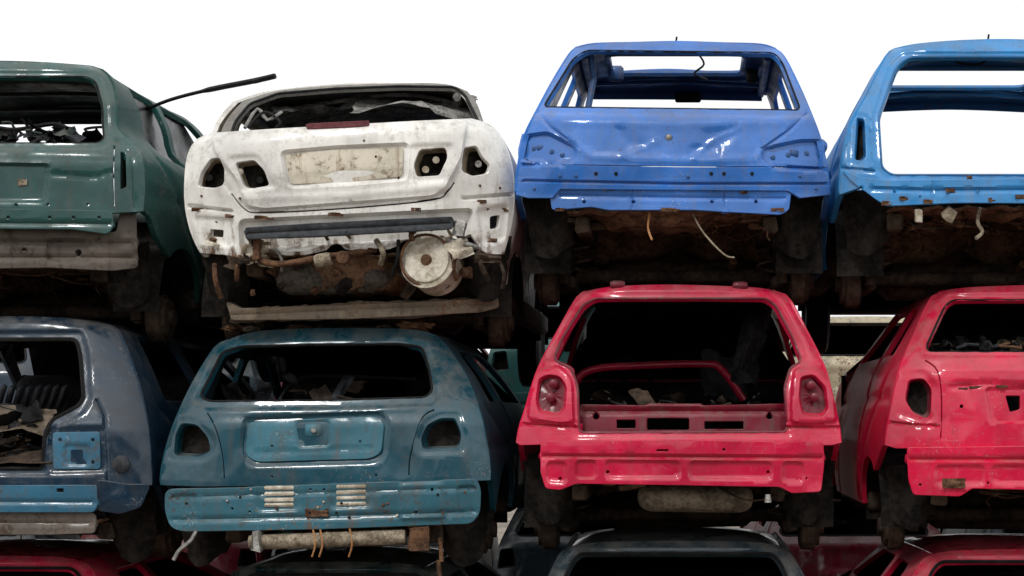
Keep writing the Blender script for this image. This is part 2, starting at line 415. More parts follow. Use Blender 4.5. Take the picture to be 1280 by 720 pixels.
def cabin(car,XL,XR,Xc,zs,zbelt,zr,yws,ycowl,yf,mat,matb,yaw=0,glass=False,y0=.3,seats=True,hood=True,dash=True,roofX=None):
    mat=dull(mat)
    def sx(x,y): return Xc+(x-Xc)*wf(y)+yaw*y
    w=XR-XL
    box(car,'cowl',(Xc+yaw*ycowl,ycowl+.06,zbelt-.06),(w*.93,.18,.07),matb)
    def vf(Q): return np.stack([sx(Q[:,0],ycowl),np.full(len(Q),ycowl+.05)+.02*np.sin(Q[:,0]*9)*np.sin(Q[:,1]*7),Q[:,1]],1)
    panel(car,'firewall',[(XL+.03,zs+.05),(XR-.03,zs+.05),(XR-.03,zbelt-.05),(XL+.03,zbelt-.05)],[],vf,(0,-1,0),.01,BLK,BLK,.12)
    if hood:
        def hf(Q):
            t=(Q[:,0]-Xc)/(w/2); k=(Q[:,1]-ycowl)/(yf-ycowl)
            return np.stack([sx(Q[:,0],Q[:,1]),Q[:,1],zbelt-.03-.13*k**1.6+.035*(1-t*t)],1)
        panel(car,'bonnet',[(XL+.06,ycowl+.08),(XR-.06,ycowl+.08),(XR-.12,yf-.12),(Xc,yf-.05),(XL+.12,yf-.12)],[],hf,(0,0,1),.012,mat,matb,.09)
    def ff(Q): 
        t=(Q[:,0]-Xc)/(w/2); return np.stack([sx(Q[:,0],yf),yf-.03-.12*np.abs(t)**3,Q[:,1]],1)
    zt=zbelt-.16
    panel(car,'front_panel',[(XL+.05,zs+.05),(XR-.05,zs+.05),(XR-.05,zt),(XL+.05,zt)],
        [rnd([(XL+.12,zt-.19),(XL+.42,zt-.19),(XL+.42,zt-.04),(XL+.12,zt-.04)],.03),rnd([(XR-.42,zt-.19),(XR-.12,zt-.19),(XR-.12,zt-.04),(XR-.42,zt-.04)],.03),
         rnd([(Xc-.3,zt-.17),(Xc+.3,zt-.17),(Xc+.3,zt-.05),(Xc-.3,zt-.05)],.02)],ff,(0,1,0),.02,mat,matb,.08)
    box(car,'engine_block',(Xc+yaw*(ycowl+.5),ycowl+.5,zs+.3),(.6,.45,.4),UND,bev=.05,dent=.02)
    box(car,'front_subframe',(Xc+yaw*(yf-.7),yf-.72,zs-.02),(w*.8,.45,.16),BLK,bev=.03,dent=.01)
    if dash:
        box(car,'dashboard',(Xc+yaw*ycowl,ycowl-.12,zbelt-.13),(w*.84,.22,.16),FAB,bev=.05,dent=.01)
        c=np.array([Xc-.35+yaw*ycowl,ycowl-.38,zbelt-.06])
        tube(car,'steering_wheel',[c+np.array([.17*math.cos(a),.06*math.sin(a),.16*math.sin(a)]) for a in np.linspace(0,2*math.pi,20)[:-1]],.013,RUB,6,True)
        tube(car,'steering_column',[c,c+np.array([0,.25,-.08])],.03,RUB,8)
    if glass:
        rl,rr=roofX
        q=[np.array([sx(rl+.05,yws),yws,zr-.02]),np.array([sx(rr-.05,yws),yws,zr-.02]),np.array([sx(XR-.06,ycowl),ycowl,zbelt-.03]),np.array([sx(XL+.06,ycowl),ycowl,zbelt-.03])]
        car.add('blackout_windscreen',q+[v+np.array([0,.006,0.004]) for v in q],[(0,1,2,3),(7,6,5,4)],GLS)  # near-opaque dark pane, added to keep the cabin dark
    if seats:
        for sx0 in (-.36,.36):
            x=Xc+sx0+yaw*1.7
            box(car,'front_seat',(x,1.75+y0,zs+.25),(.48,.5,.16),FAB,bev=.05)
            box(car,'front_seat',(x,1.5+y0,zs+.55),(.46,.14,.58),FAB,rot=(.22,0,0),bev=.06)
def underbody(car,XL,XR,Xc,zs,zrear,mat=UNB,yaw=0,y0=.1,yw=.75,yfw=3.1,yf=3.8,well=None,seed=1,muf=None,hub=True,wires=6,step=.045,tyre=False):
    r=random.Random(seed); W=XR-XL
    def zf(x,y):
        k=np.clip((y-1.0)/.25,0,1); k=k*k*(3-2*k)
        z=zrear*(1-k)+(zs+.06)*k
        z=z+.008*np.clip(np.sin((x-Xc)*38)*3,-1,1)*(1-k)+.012*np.clip(np.sin((x-Xc)*19)*3,-1,1)*k
        if well:
            wx,wy,wr,wd=well; q=np.clip((1-np.hypot(x-wx,y-wy)/wr)*5,0,1); z=z-wd*q*q*(3-2*q)
        z=z+.10*np.exp(-((x-Xc)/.12)**2)*k
        return z
    def fn(Q):
        return np.stack([Q[:,0]+yaw*Q[:,1],Q[:,1],zf(Q[:,0],Q[:,1])],1)
    xi0,xi1=XL+.27,XR-.27
    panel(car,'floor_pan',[(xi0,y0),(xi1,y0),(xi1,y0+1.1),(XR-.06,y0+1.15),(XR-.08,yf-.9),(xi1,yf-.85),(xi1,yf-.2),(xi0,yf-.2),(xi0,yf-.85),(XL+.08,yf-.9),(XL+.06,y0+1.15),(xi0,y0+1.1)],[],fn,(0,0,-1),.012,mat,UND,step)
    for s,x in ((-1,XL),(1,XR)):
        for yc in (yw,yfw):
            V=[];Fs=[];nA=13; xo=x-s*.015; xi=x-s*.27
            for j,xx in enumerate((xo,(xo+xi)/2,xi)):
                for i in range(nA):
                    a=math.pi*1.08*i/(nA-1)-.04*math.pi; R=.355+.012*r.uniform(-1,1)
                    V.append((xx+yaw*yc,yc+R*math.cos(a),zs-.02+R*math.sin(a)))
            for j in range(2):
                for i in range(nA-1): Fs.append((j*nA+i,j*nA+i+1,(j+1)*nA+i+1,(j+1)*nA+i))
            V.append((xi+yaw*yc,yc,zs-.02)); Fs+=[(2*nA+i,2*nA+i+1,3*nA) for i in range(nA-1)]
            V=np.array(V); car.add('wheelhouse',V,Fs,BLK)
        box(car,'sill',(x-s*.07+yaw*1.9,(yw+yfw)/2,zs+.05),(.11,yfw-yw-.66,.13),UND,bev=.02)
        xr=Xc+s*(W/2-.33)
        box(car,'chassis_rail',(xr+yaw*.55,y0+.56,zrear-.05),(.08,.9,.09),UND,bev=.01,dent=.006)
        box(car,'chassis_rail',(xr+yaw*2.2,2.3,zs+.0),(.08,2.2,.09),UND,bev=.01)
        zt=zrear+.12; 
        V=[];n=7
        for j in range(n+1):
            for i in range(n+1):
                u=i/n; v=j/n
                V.append((x-s*(.02+.27*u)+r.uniform(-.008,.008)-s*.05*v*(1-u),y0+.12+.10*v+.05*math.sin(5*u+2*v)+r.uniform(-.01,.01),zt-(.30+.05*math.sin(4*u))*v))
        car.add('closing_panel',V,[(j*(n+1)+i,j*(n+1)+i+1,(j+1)*(n+1)+i+1,(j+1)*(n+1)+i) for j in range(n) for i in range(n)],BLK)
        if hub:
            hz=zs-.08; xo=x-s*.04+yaw*yw
            lathe(car,'brake_drum',(xo-s*.14,yw,hz),(xo,yw,hz),[(0,.11),(.1,.135),(.6,.135),(.65,.11),(.8,.11),(.81,.045),(1,.045)],UND,20)
            tube(car,'coil_spring',[(x-s*.3+.055*math.cos(t)+yaw*yw,yw-.02+.055*math.sin(t),hz+.05+.012*t) for t in np.linspace(0,2*math.pi*4,60)],.008,UND,6)
            tube(car,'shock_absorber',[(x-s*.22+yaw*yw,yw-.12,hz-.02),(x-s*.25+yaw*yw,yw-.1,hz+.22),(x-s*.26+yaw*yw,yw-.08,hz+.42)],[.028,.028,.012],UND,10)
            box(car,'trailing_arm',(x-s*.24+yaw*yw,yw+.22,hz-.0),(.06,.5,.07),UND,bev=.012)
        if tyre:
            hz=zs-.1; xo=x-s*.03+yaw*yfw
            lathe(car,'wheel',(xo-s*.17,yfw,hz),(xo,yfw,hz),[(0,.19),(.03,.26),(.15,.29),(.85,.29),(.97,.26),(1,.19),(.9,.17),(.8,.06)],RUB,28)
    if hub:
        hz=zs-.08; tube(car,'rear_axle',[(XL+.15+yaw*yw,yw+.12,hz+.02),(XL+.3+yaw*yw,yw+.25,hz+.05),(XR-.3+yaw*yw,yw+.25,hz+.05),(XR-.15+yaw*yw,yw+.12,hz+.02)],.042,UND,12)
    box(car,'fuel_tank',(Xc+yaw*1.35,1.3+y0*.3,zs-.02),(W*.52,.5,.2),UND,bev=.06,dent=.012)
    tube(car,'exhaust_pipe',cat([(Xc+.05,3.0,zs),(Xc+.08,2.2,zs-.03),(Xc+.3,1.3,zs-.03),(Xc+.33,.9,zs+.05)],5),.024,RST,10)
    if muf:
        mx,my,mz,ml,mr,mm=muf
        lathe(car,'muffler',(mx-ml,my,mz),(mx+ml,my,mz-.01),[(0,mr*.25),(.015,mr*.6),(.05,mr*.84),(.11,mr*.97),(.16,mr),(.3,mr*.99),(.315,mr*1.03),(.33,mr*.99),(.84,mr),(.9,mr*.96),(.95,mr*.84),(.985,mr*.6),(1,mr*.25)],mm,26,.62)
        tube(car,'muffler_hanger',[(mx-ml*.7,my,mz),(mx-ml*.72,my,mz+.18)],.008,RST,6)
        tube(car,'muffler_hanger',[(mx+ml*.7,my,mz),(mx+ml*.72,my,mz+.18)],.008,RST,6)
    for i in range(int(wires)):
        x=r.uniform(xi0+.05,xi1-.05); y=r.uniform(y0+.1,y0+.8); z=zrear-.01; l=r.uniform(.04,.15)
        q=[(x,y,z)]; 
        for k in range(4): q.append((q[-1][0]+r.uniform(-.05,.05),q[-1][1]+r.uniform(-.04,.04),q[-1][2]-l/4+r.uniform(-.02,.02)))
        tube(car,'hanging_wire',cat(q,4),r.uniform(.003,.005),r.choice([RST,RUB,UND]),6)
    for i in range(int(wires*2)):
        x=r.uniform(xi0,xi1); y=r.uniform(y0+.1,y0+.9)
        box(car,'bracket',(x,y,zrear-r.uniform(.0,.04)),(r.uniform(.03,.16),r.uniform(.02,.08),r.uniform(.01,.05)),r.choice([mat,mat,UND,RST]),rot=(r.uniform(-.4,.4),r.uniform(-.3,.3),r.uniform(-1,1)),bev=.006,dent=.006)
    for i in range(6):
        x=r.uniform(xi0,xi1-.3); y=r.uniform(y0+.1,y0+.9); tube(car,'brake_line',cat([(x,y,zrear-.02),(x+r.uniform(.1,.3),y+r.uniform(-.1,.2),zrear-.03-r.uniform(0,.06)),(x+r.uniform(.3,.5),y+r.uniform(-.1,.3),zrear-.03)],5),.006,r.choice([RST,UND]),6)
def hatch(name,cx,top,silL,silR,bottom,prof,holes,feats,col,zs_py,belt_py,corner=.1,yaw=0,tilt=0,seed=0,step=3.6,
          yws=1.75,ycowl=2.45,yf=3.7,sun=None,glass=False,matb=None,lowres=False,und=None,amp=.003,seats=False,dash=False,th=.028,hood=True,roofb=None):
    """hatchback / estate shell whose rear faces -Y"""
    D=Dep(silL,silR,prof,corner,5,yaw,tilt,cx,feats,seed,amp)
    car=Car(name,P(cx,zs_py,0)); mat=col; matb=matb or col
    tp=cat(top,4)
    out=tp+cat(silR)[1:]+[np.array(b,float) for b in bottom]+cat(silL)[::-1][:-1]
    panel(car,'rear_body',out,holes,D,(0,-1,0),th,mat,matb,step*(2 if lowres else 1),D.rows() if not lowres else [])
    L3=[D.at(*q) for q in cat(silL)]; R3=[D.at(*q) for q in cat(silR)]; T3=[D.at(*q) for q in tp]
    Xc=P(cx,0,0)[0]; zs=P(0,zs_py,0)[2]; zb=P(0,belt_py,0)[2]
    st=.06 if not lowres else .1
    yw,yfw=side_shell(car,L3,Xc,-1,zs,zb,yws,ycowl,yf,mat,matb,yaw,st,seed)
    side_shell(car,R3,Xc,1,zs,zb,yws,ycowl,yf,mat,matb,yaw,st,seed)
    roof(car,T3,Xc,yws,mat,roofb or matb,sun,yaw,.05 if not lowres else .1)
    XL=min(q[0] for q in L3); XR=max(q[0] for q in R3)
    zr=min(T3[0][2],T3[-1][2])
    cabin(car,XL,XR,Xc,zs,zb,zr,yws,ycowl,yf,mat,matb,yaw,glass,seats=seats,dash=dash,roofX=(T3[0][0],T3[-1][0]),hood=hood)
    u=dict(und or {}); zrear=u.pop('zrear',zs+.16)
    underbody(car,XL,XR,Xc,zs,zrear,yaw=yaw,yw=yw,yfw=yfw,yf=yf,seed=seed+5,step=.05 if not lowres else .12,**u)
    return car,D,dict(Xc=Xc,zs=zs,zb=zb,XL=XL,XR=XR,zr=zr)
def rearpanel(car,part,pts,D,off,mat,holes=(),feats=(),r=4,th=.02,step=3.6,matb=None,amp=None,seed=0):
    D2=Dep([(0,0),(0,1)],[(1,0),(1,1)],[(0,0),(1,0)],0,2,0,0,0,feats,seed,.003 if amp is None else amp)
    def f(Q):
        d=D.base(Q)+off+D2.d(Q)-D2.base(Q); k=(D0+d)/F
        return np.stack([(Q[:,0]-CX)*k,d,CZ+(CY-Q[:,1])*k],1)
    panel(car,part,rnd(pts,r),[rnd(h,3) for h in holes],f,(0,-1,0),th,mat,matb or mat,step,D2.rows())
def scrap(car,n,x0,x1,y0,y1,d0,d1,mats,smin=.03,smax=.16):
    """crumpled trim, plates and cable bits lying loose"""
    for i in range(n):
        p=P(random.uniform(x0,x1),random.uniform(y0,y1),random.uniform(d0,d1)); m=random.choice(mats)
        if i%3==2: 
            q=[p]; 
            for k in range(3): q.append(q[-1]+np.array([random.uniform(-.09,.09),random.uniform(-.05,.05),random.uniform(-.02,.03)]))
            tube(car,'loose_cable',cat(q,4),random.uniform(.004,.009),m,6)
        else: plate(car,'interior_scrap',p,(random.uniform(smin,smax),random.uniform(smin,smax),0),m,(random.uniform(-.9,.9),random.uniform(-.7,.7),random.uniform(-2,2)),.012,6)
random.seed(4)
# =================================================================== TOP ROW
# ---- blue hatchback
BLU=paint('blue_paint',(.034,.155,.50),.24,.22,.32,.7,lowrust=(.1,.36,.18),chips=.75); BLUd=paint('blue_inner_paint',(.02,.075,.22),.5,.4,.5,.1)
silL=[(722,58),(712,68),(694,98),(677,130),(659,165),(651,195),(646,225),(645,243)]
silR=[(968,60),(980,70),(998,104),(1012,135),(1025,168),(1033,200),(1037,225),(1038,243)]
win=rnd([(733,63),(967,66),(978,78),(1001,138),(679,134),(716,74)],7)
smallh=[circ(836,172,5,10,4),slit([(704,206),(850,208.5),(982,208.5)],1.0)]
feats=[FP([(722,60),(980,62),(1012,146),(668,142)],.010,4),FP([(656,170),(684,166),(720,184),(718,200),(690,206),(654,200)],.034,5),FP([(1027,176),(1000,176),(953,186),(953,200),(972,212),(1026,213)],.034,5),
  FL([(652,206),(702,206)],.022,3.2),FL([(984,209),(1034,212)],.022,3.2),FL([(655,226),(850,230),(1034,230)],.018,3),
  FL([(722,184),(740,196),(850,200),(945,198),(952,190)],-.007,7),FL([(700,150),(850,156),(985,152)],-.005,10),FL([(672,140),(690,160),(722,184)],.012,2.6),FL([(1008,142),(985,164),(953,186)],.012,2.6),
  ('poly',rnd([(770,160),(812,182),(780,190)],5),.013,20),('poly',rnd([(880,166),(925,158),(905,182),(868,190)],5),.015,20),FL([(868,196),(890,176),(925,160)],-.008,6),FL([(778,194),(806,184),(822,176)],-.006,6),
  FP([(860,182),(900,182),(900,196),(860,196)],.008,8)]
car,D,I=hatch('wrecked_hatchback',845,[(722,58),(745,54),(800,52),(850,51),(905,53),(950,55),(968,60)],silL,silR,[(1000,247),(985,238),(700,236),(690,247),(660,247)],
  [(50,.42),(60,.38),(134,.10),(150,.04),(205,.0),(243,.02)],[win]+smallh,feats,BLU,318,140,seed=1,sun=(.68,1.22,.38),matb=BLUd,yws=1.62,ycowl=2.4,
  und=dict(zrear=P(0,262,0)[2],wires=9,well=(P(845,0,0)[0]-.1,.5,.33,.05),tyre=True),amp=.003)
seal(car,win,D); bolts(car,D,[(x,217) for x in (745,770,889,905,940)],RUB,.010,'dark_hole_discs')  # black discs stand in for the darkness inside small open holes
rearpanel(car,'rear_lower_panel',[(686,226),(700,232),(980,235),(990,230),(986,262),(976,268),(900,264),(870,262),(760,262),(740,258),(690,262)],D,.016,BLU,
   holes=[circ(x,252,3,8) for x in (730,792,890,945)],feats=[FL([(700,244),(850,247),(980,248)],.012,4),FL([(790,232),(790,262)],.009,3),FL([(905,232),(905,262)],.009,3)])
for x,y,w in ((760,236,.06),(838,262,.10),(930,240,.04),(700,262,.05),(972,262,.07),(1003,222,.04)): plate(car,'rust_flake',D.at(x,y,.008),(w,.018,0),RST,(1.5,0,.1),.004,6)
for pts in ([(690,190),(668,186),(703,194)],[(985,194),(1008,192),(966,197)]):
    for x,y in pts: bolts(car,D,[(x,y)],BLUd,.014)
box(car,'lamp_socket',D.at(992,192,.005),(.05,.02,.04),BLUd,rot=(0,.1,0)); box(car,'lamp_socket',D.at(677,185,.008),(.05,.02,.03),BLUd)
lathe(car,'boot_lock',D.at(836,172,.02),D.at(836,172,-.008),[(0,.018),(.8,.018),(1,.012)],STL,14)
bolts(car,D,[(668,236),(700,220),(1000,220),(1020,236),(720,220),(860,221)],BLUd,.009)
tube(car,'parcel_strut',[P(738,66,.5),P(742,100,.55),P(735,136,.4)],.018,BLUd,8)
box(car,'rear_view_mirror',P(860,122,1.6),(.16,.03,.06),RUB,bev=.02)
box(car,'roof_console',P(770,92,1.1),(.09,.05,.09),BLUd,bev=.03); box(car,'roof_console',P(940,94,1.1),(.07,.05,.09),FAB,bev=.03)
tube(car,'wire_loose',cat([P(870,64,.6),P(880,80,.6),P(868,92,.7),P(884,100,.9)],5),.006,RUB,6)
tube(car,'antenna_stub',[P(845,52,.5),P(846,46,.5)],.006,RUB,6)
tube(car,'brake_hose',cat([P(866,268,.1),P(880,292,.05),P(905,318,0.02),P(918,322,0)],4),.005,TAN,6)
tube(car,'brake_hose',cat([P(812,266,.1),P(810,285,.08),P(815,300,.05)],4),.006,ORG,6)
car.finish()
# ---- light blue hatchback without tailgate (right)
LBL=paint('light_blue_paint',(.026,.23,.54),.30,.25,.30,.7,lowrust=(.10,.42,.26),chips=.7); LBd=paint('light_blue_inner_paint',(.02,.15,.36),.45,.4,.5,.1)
cx=1245
sL=[(1120,60),(1108,70),(1084,118),(1065,152),(1056,185),(1051,215),(1049,243)]
win=rnd(sym([(1136,71),(1120,84),(1098,146),(1102,210),(1114,219)][::-1],cx),9)
slot=rnd([(1070,146),(1081,148),(1083,196),(1077,202),(1067,200)],4)
feats=[FP(sym([(1128,66),(1112,82),(1090,146),(1094,214),(1108,226)][::-1],cx),.014,4),FP([(1062,140),(1086,144),(1090,204),(1074,210),(1060,206)],.015,6),
  FL([(1052,210),(1092,214)],.016,3),FL([(1100,100),(1076,150),(1090,160)],-.006,6)]
car,D,I=hatch('wrecked_hatchback',cx,[(1120,60),(1150,54),(1200,50),(1245,49),(1290,50),(1340,54),(1370,60)],sL,[(2*cx-x,y) for x,y in sL],
  [(1410,232),(1080,232)],[(50,.30),(62,.25),(146,.07),(200,.0),(243,.0)],[win,slot]+[circ(1120,228,2.5,8),circ(1200,229,2.5,8)],feats,LBL,322,146,seed=2,sun=(.98,1.56,.46),matb=LBd,yws=1.86,ycowl=2.6,
  und=dict(zrear=P(0,258,0)[2],wires=9,tyre=True))
seal(car,win,D,LBd,.008); bucket(car,slot,D,.09,LBd,BLK)
rearpanel(car,'rear_lower_panel',[(1052,212),(1075,222),(1110,226),(1380,222),(1436,218),(1432,250),(1400,254),(1200,253),(1108,257),(1094,248),(1064,226)],D,-.02,LBL,
   holes=[circ(1118,240,2.5,8),circ(1150,246,2,8),circ(1222,240,3,8)],feats=[FL([(1090,236),(1160,238),(1400,236)],.016,4),FL([(1165,226),(1165,254)],.008,3)])
for x,y,w in ((1188,238,.05),(1276,246,.06),(1130,248,.05),(1212,222,.03),(1240,250,.04),(1110,254,.07),(1160,252,.05)): plate(car,'rust_flake',D.at(x,y,-.026),(w,.022,0),RST,(1.5,0,.2),.004,5)
box(car,'muffler_hook',P(1186,268,.02),(.07,.03,.07),TAN,rot=(0,.7,0),bev=.02,dent=.008); box(car,'bracket_plate',P(1148,270,.0),(.04,.02,.07),CRM,dent=.004)
tube(car,'brake_hose',cat([P(1225,260,.1),P(1222,278,.05),P(1228,290,.03),P(1220,298,0)],4),.010,TAN,6)
tube(car,'wire_loose',cat([P(1200,70,.4),P(1196,78,.5),P(1225,80,.5),P(1238,68,.4)],5),.006,RUB,6)
tube(car,'antenna_stub',[P(1235,50,.4),P(1236,43,.4)],.006,RUB,6)
car.finish()
# ---- green estate (left)
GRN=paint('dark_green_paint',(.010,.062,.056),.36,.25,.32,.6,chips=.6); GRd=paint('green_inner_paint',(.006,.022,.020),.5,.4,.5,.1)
cx=-15
sR=[(112,82),(128,88),(139,104),(145,130),(147,158),(163,176),(177,196),(181,230),(179,264)]
win=rnd(sym([(108,96),(120,102),(128,130),(130,174),(122,179)],cx),6)
slot=rnd([(150,188),(158,191),(159,234),(150,238)],3)
feats=[FP(sym([(112,90),(128,98),(136,130),(138,178),(128,186)],cx),.012,4),FP([(-92,204),(62,206),(56,252),(-86,252)],.024,5),
   FL([(-150,190),(140,194)],-.006,8),FL([(60,218),(120,222),(140,215)],.008,5),FL([(147,176),(165,196),(168,262)],.010,4)]
car,D,I=hatch('wrecked_estate_car',cx,[(2*cx-112,82),(-80,78),(-15,76),(60,78),(112,82)],[(2*cx-x,y) for x,y in sR],sR,[(140,266),(-170,266)],
  [(76,.30),(82,.26),(130,.12),(178,.05),(205,.0),(266,.0)],[win,slot,slit([(143,182),(142,215),(143,258)],1.2)]+[circ(x,256,2.5,8) for x in (-30,20,110,60)],feats,GRN,368,180,seed=3,matb=GRd,yws=1.75,ycowl=2.7,yf=4.0,
  und=dict(zrear=P(0,325,0)[2],wires=6,tyre=True))
seal(car,win,D); bucket(car,slot,D,.08,GRd,BLK)
rearpanel(car,'bumper_carrier',[(-170,258),(140,264),(141,284),(134,292),(90,286),(-170,284)],D,-.012,GRN,holes=[circ(x,272,3,8) for x in (10,62,92,124)],feats=[FL([(-160,278),(138,280)],.012,4)])
rearpanel(car,'rear_lower_panel',[(-190,276),(80,284),(120,292),(146,290),(150,266),(170,268),(172,334),(140,338),(60,334),(-190,338)],D,.05,paint('dirty_primer',(.10,.08,.065),.8,.7,.7,0,dirtcol=(.10,.07,.05)),
   holes=[circ(98,316,5,10),circ(30,312,4,8)],feats=[FL([(-180,300),(166,304)],.02,6),FL([(-180,322),(166,322)],.015,5),FP([(60,300),(110,300),(110,328),(60,328)],.02,6)],amp=.008)
x=P(147,150,.3)[0]-.035
zb_,zt_=P(0,178,0)[2],P(0,96,.3)[2]
car.add('blackout_side_pane',[(x+.04,.55,zb_),(x+.04,2.5,zb_),(x-.04,1.7,zt_),(x-.04,.55,zt_),(x+.034,.55,zb_),(x+.034,2.5,zb_),(x-.046,1.7,zt_),(x-.046,.55,zt_)],[(0,1,2,3),(7,6,5,4)],GLS)  # dark pane added to black out the window where sky showed through
scrap(car,26,0,120,166,179,.12,.5,[FAB,RUB,GRd,GRY],.04,.2)
tube(car,'hinge_arm',cat([P(-10,158,.3),P(20,162,.3),P(66,155,.3),P(84,160,.28)],4),.012,RUB,6)
box(car,'badge',D.at(28,228,-.002),(.05,.008,.028),TAN,bev=.004,dent=.006)
tube(car,'loose_trim_strip',cat([P(184,136,1.0),P(215,124,.6),P(262,112,.3),(P(318,101,.1)),P(344,95,.05)],5),[.010]*10+[.015]*11,RUB,6)
box(car,'trim_end',P(330,99,.08),(.12,.02,.022),RUB,rot=(0,-.25,0),bev=.008)
car.finish()
# ---- white saloon
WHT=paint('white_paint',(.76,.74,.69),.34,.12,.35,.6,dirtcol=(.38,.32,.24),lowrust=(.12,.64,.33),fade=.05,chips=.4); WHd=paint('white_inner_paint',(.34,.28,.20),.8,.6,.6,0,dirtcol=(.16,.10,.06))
cx=437
silL=[(264,166),(246,177),(236,198),(232,232),(233,262),(239,290),(250,316)]
silR=[(590,148),(616,158),(632,182),(641,212),(643,248),(639,285),(630,316)]
D=Dep(silL,silR,[(140,.03),(156,.035),(170,.01),(215,.0),(255,.03),(320,.05)],.16,5,.04,.055,cx,[],4,.0025)
lid=rnd([(264,167),(430,157),(585,148),(578,196),(556,238),(540,246),(330,262),(308,258),(296,226),(268,190)],5)
hl1=rnd([(262,198),(274,196),(281,212),(280,232),(268,236),(246,234),(250,216)],5); hl2=rnd([(293,203),(318,199),(330,212),(338,232),(314,236),(304,234)],5)
hr1=rnd([(524,186),(558,184),(560,196),(550,220),(520,222),(516,206)],5); hr2=rnd([(580,184),(596,181),(604,196),(614,206),(610,218),(590,221),(576,214)],5)
D.feats=[('poly',lid,-.022,4),FP([(352,190),(420,184),(510,180),(508,224),(440,230),(360,234)],.024,5),FP([(286,196),(322,194),(346,234),(300,240)],.012,5),FP([(512,182),(566,180),(556,226),(512,228)],.012,5),
   FL([(236,258),(290,264)],.026,3.5),FL([(580,248),(640,243)],.026,3.5),FL([(300,248),(430,245),(560,232)],-.006,7),FP([(300,276),(590,262),(584,298),(560,298),(330,312),(302,310)],.045,5),
   FP([(244,270),(292,274),(294,308),(254,306)],.018,5),FP([(596,262),(634,256),(630,300),(604,306)],.020,5),FL([(258,192),(288,240)],.010,4)]
car=Car('wrecked_saloon_car',P(cx,360,0))
tp=cat([(264,166),(340,161),(430,156),(520,151),(590,148)],4)
out=tp+cat(silR)[1:]+[np.array(q,float) for q in [(618,322),(602,312),(588,292),(570,300),(552,294),(500,300),(470,310),(420,304),(372,314),(330,310),(306,324),(280,318)]]+cat(silL)[::-1][:-1]
panel(car,'rear_body',out,[hl1,hl2,hr1,hr2,slit([(289,242),(306,262),(330,266),(440,260),(540,250),(559,240),(568,228)],1.5)]+[circ(x,y,2.2,8) for x,y in ((372,196),(495,190),(370,226),(498,222),(270,278),(610,262),(455,176))]+[rnd([(262,286),(280,287),(279,298),(262,297)],3),rnd([(612,270),(626,268),(624,286),(612,288)],4)],D,(0,-1,0),.028,WHT,WHd,3.4,D.rows())
for h in (hl1,hl2,hr1,hr2): bucket(car,h,D,.09,WHd,BLK)
for x,y in ((300,215),(325,225),(545,200),(532,212),(262,222),(598,205)): lathe(car,'lamp_socket',D.at(x,y,.09),D.at(x,y,.03),[(0,.02),(1,.018)],random.choice([RUB,STL,CRM]),10)
bolts(car,D,[(252,245),(300,248),(600,232),(625,235),(395,200),(470,196)],RST,.007)
rearpanel(car,'plate_recess_grime',[(356,193),(420,188),(504,184),(502,220),(440,227),(364,230)],D,-.004,paint('grimy_recess',(.62,.56,.45),.9,.35,.6,.1,dirtcol=(.28,.20,.12)),r=5,th=.003,feats=[FL([(372,222),(495,214)],.004,5)])
rearpanel(car,'brake_light_strip',[(382,155),(462,151),(461,157),(384,161)],D,-.026,simple('faded_red_plastic',(.08,.02,.025),(.17,.05,.055),20,.5),th=.004,r=1)
rearpanel(car,'bumper_beam',[(306,285),(400,279),(566,271),(566,286),(440,293),(308,299)],D,-.09,GRY,feats=[FL([(310,292),(562,279)],.01,3)],th=.05)
box(car,'beam_bracket',P(322,312,.02),(.03,.06,.12),RST,dent=.006); box(car,'beam_bracket',P(575,286,.02),(.06,.05,.08),STL,dent=.012)
for x,y,w in ((250,262,.09),(290,270,.07),(330,272,.10),(420,268,.08),(600,252,.07),(630,262,.05),(270,300,.10),(520,262,.05),(612,300,.08)): plate(car,'rust_flake',D.at(x,y,-.003),(w,.02,0),RST,(1.5,0,.15),.004,6)
gsL=[(303,127),(290,141),(279,158),(274,176)]; gsR=[(584,114),(595,128),(602,146),(606,160)]
DG=Dep(gsL,gsR,[(100,1.18),(108,1.12),(175,.62)],.06,4,.02,.03,cx,[],6,.003)
gtop=cat([(303,127),(345,114),(420,107),(500,104),(556,105),(584,114)],5)
gw=rnd([(284,184),(294,152),(312,130),(348,117),(420,111),(500,108),(568,109),(581,118),(597,150),(599,172),(440,184)],6)
GFR=paint('grey_window_frame',(.20,.19,.17),.6,.4,.6,.1)
panel(car,'rear_window_frame',gtop+cat(gsR)[1:]+[np.array(q,float) for q in [(604,178),(440,190),(276,194)]]+cat(gsL)[::-1][:-1],[gw],DG,(0,-1,0),.025,GFR,GFR,4)
seal(car,gw,DG,RUB,.009)
Xc=P(cx,0,0)[0]
A=[D.at(266,166,.02),D.at(430,157,.02),D.at(588,149,.02),DG.at(602,165),DG.at(440,176),DG.at(280,180)]
car.add('boot_deck',A,[(0,1,4,5),(1,2,3,4)],WHT)
plate(car,'parcel_shelf',P(440,176,.95),(1.15,.5,0),FAB,(.05,0,0),.01)
HDL=simple('headliner',(.07,.068,.062),(.32,.31,.28),16,.95)
plate(car,'torn_headliner',P(520,128,1.3),(.7,.6,0),HDL,(.35,.05,.1),.03,14); plate(car,'torn_headliner',P(390,132,1.45),(.5,.5,0),HDL,(.25,-.1,.3),.04,14)
tube(car,'glass_shard_edge',cat([P(306,160,.72),P(322,136,.8),P(334,150,.72),P(352,140,.8)],3),.010,STL,5)
tube(car,'loose_cable',cat([P(310,160,.7),P(330,140,.75),P(350,152,.7),P(345,160,.7)],4),.008,RUB,6)
zs=P(0,374,0)[2]; zb=P(0,170,0)[2]
SL=[DG.at(*q) for q in cat(gsL,3)]+[P(271,178,.45)]+[D.at(*q) for q in cat(silL,4)[1:]]
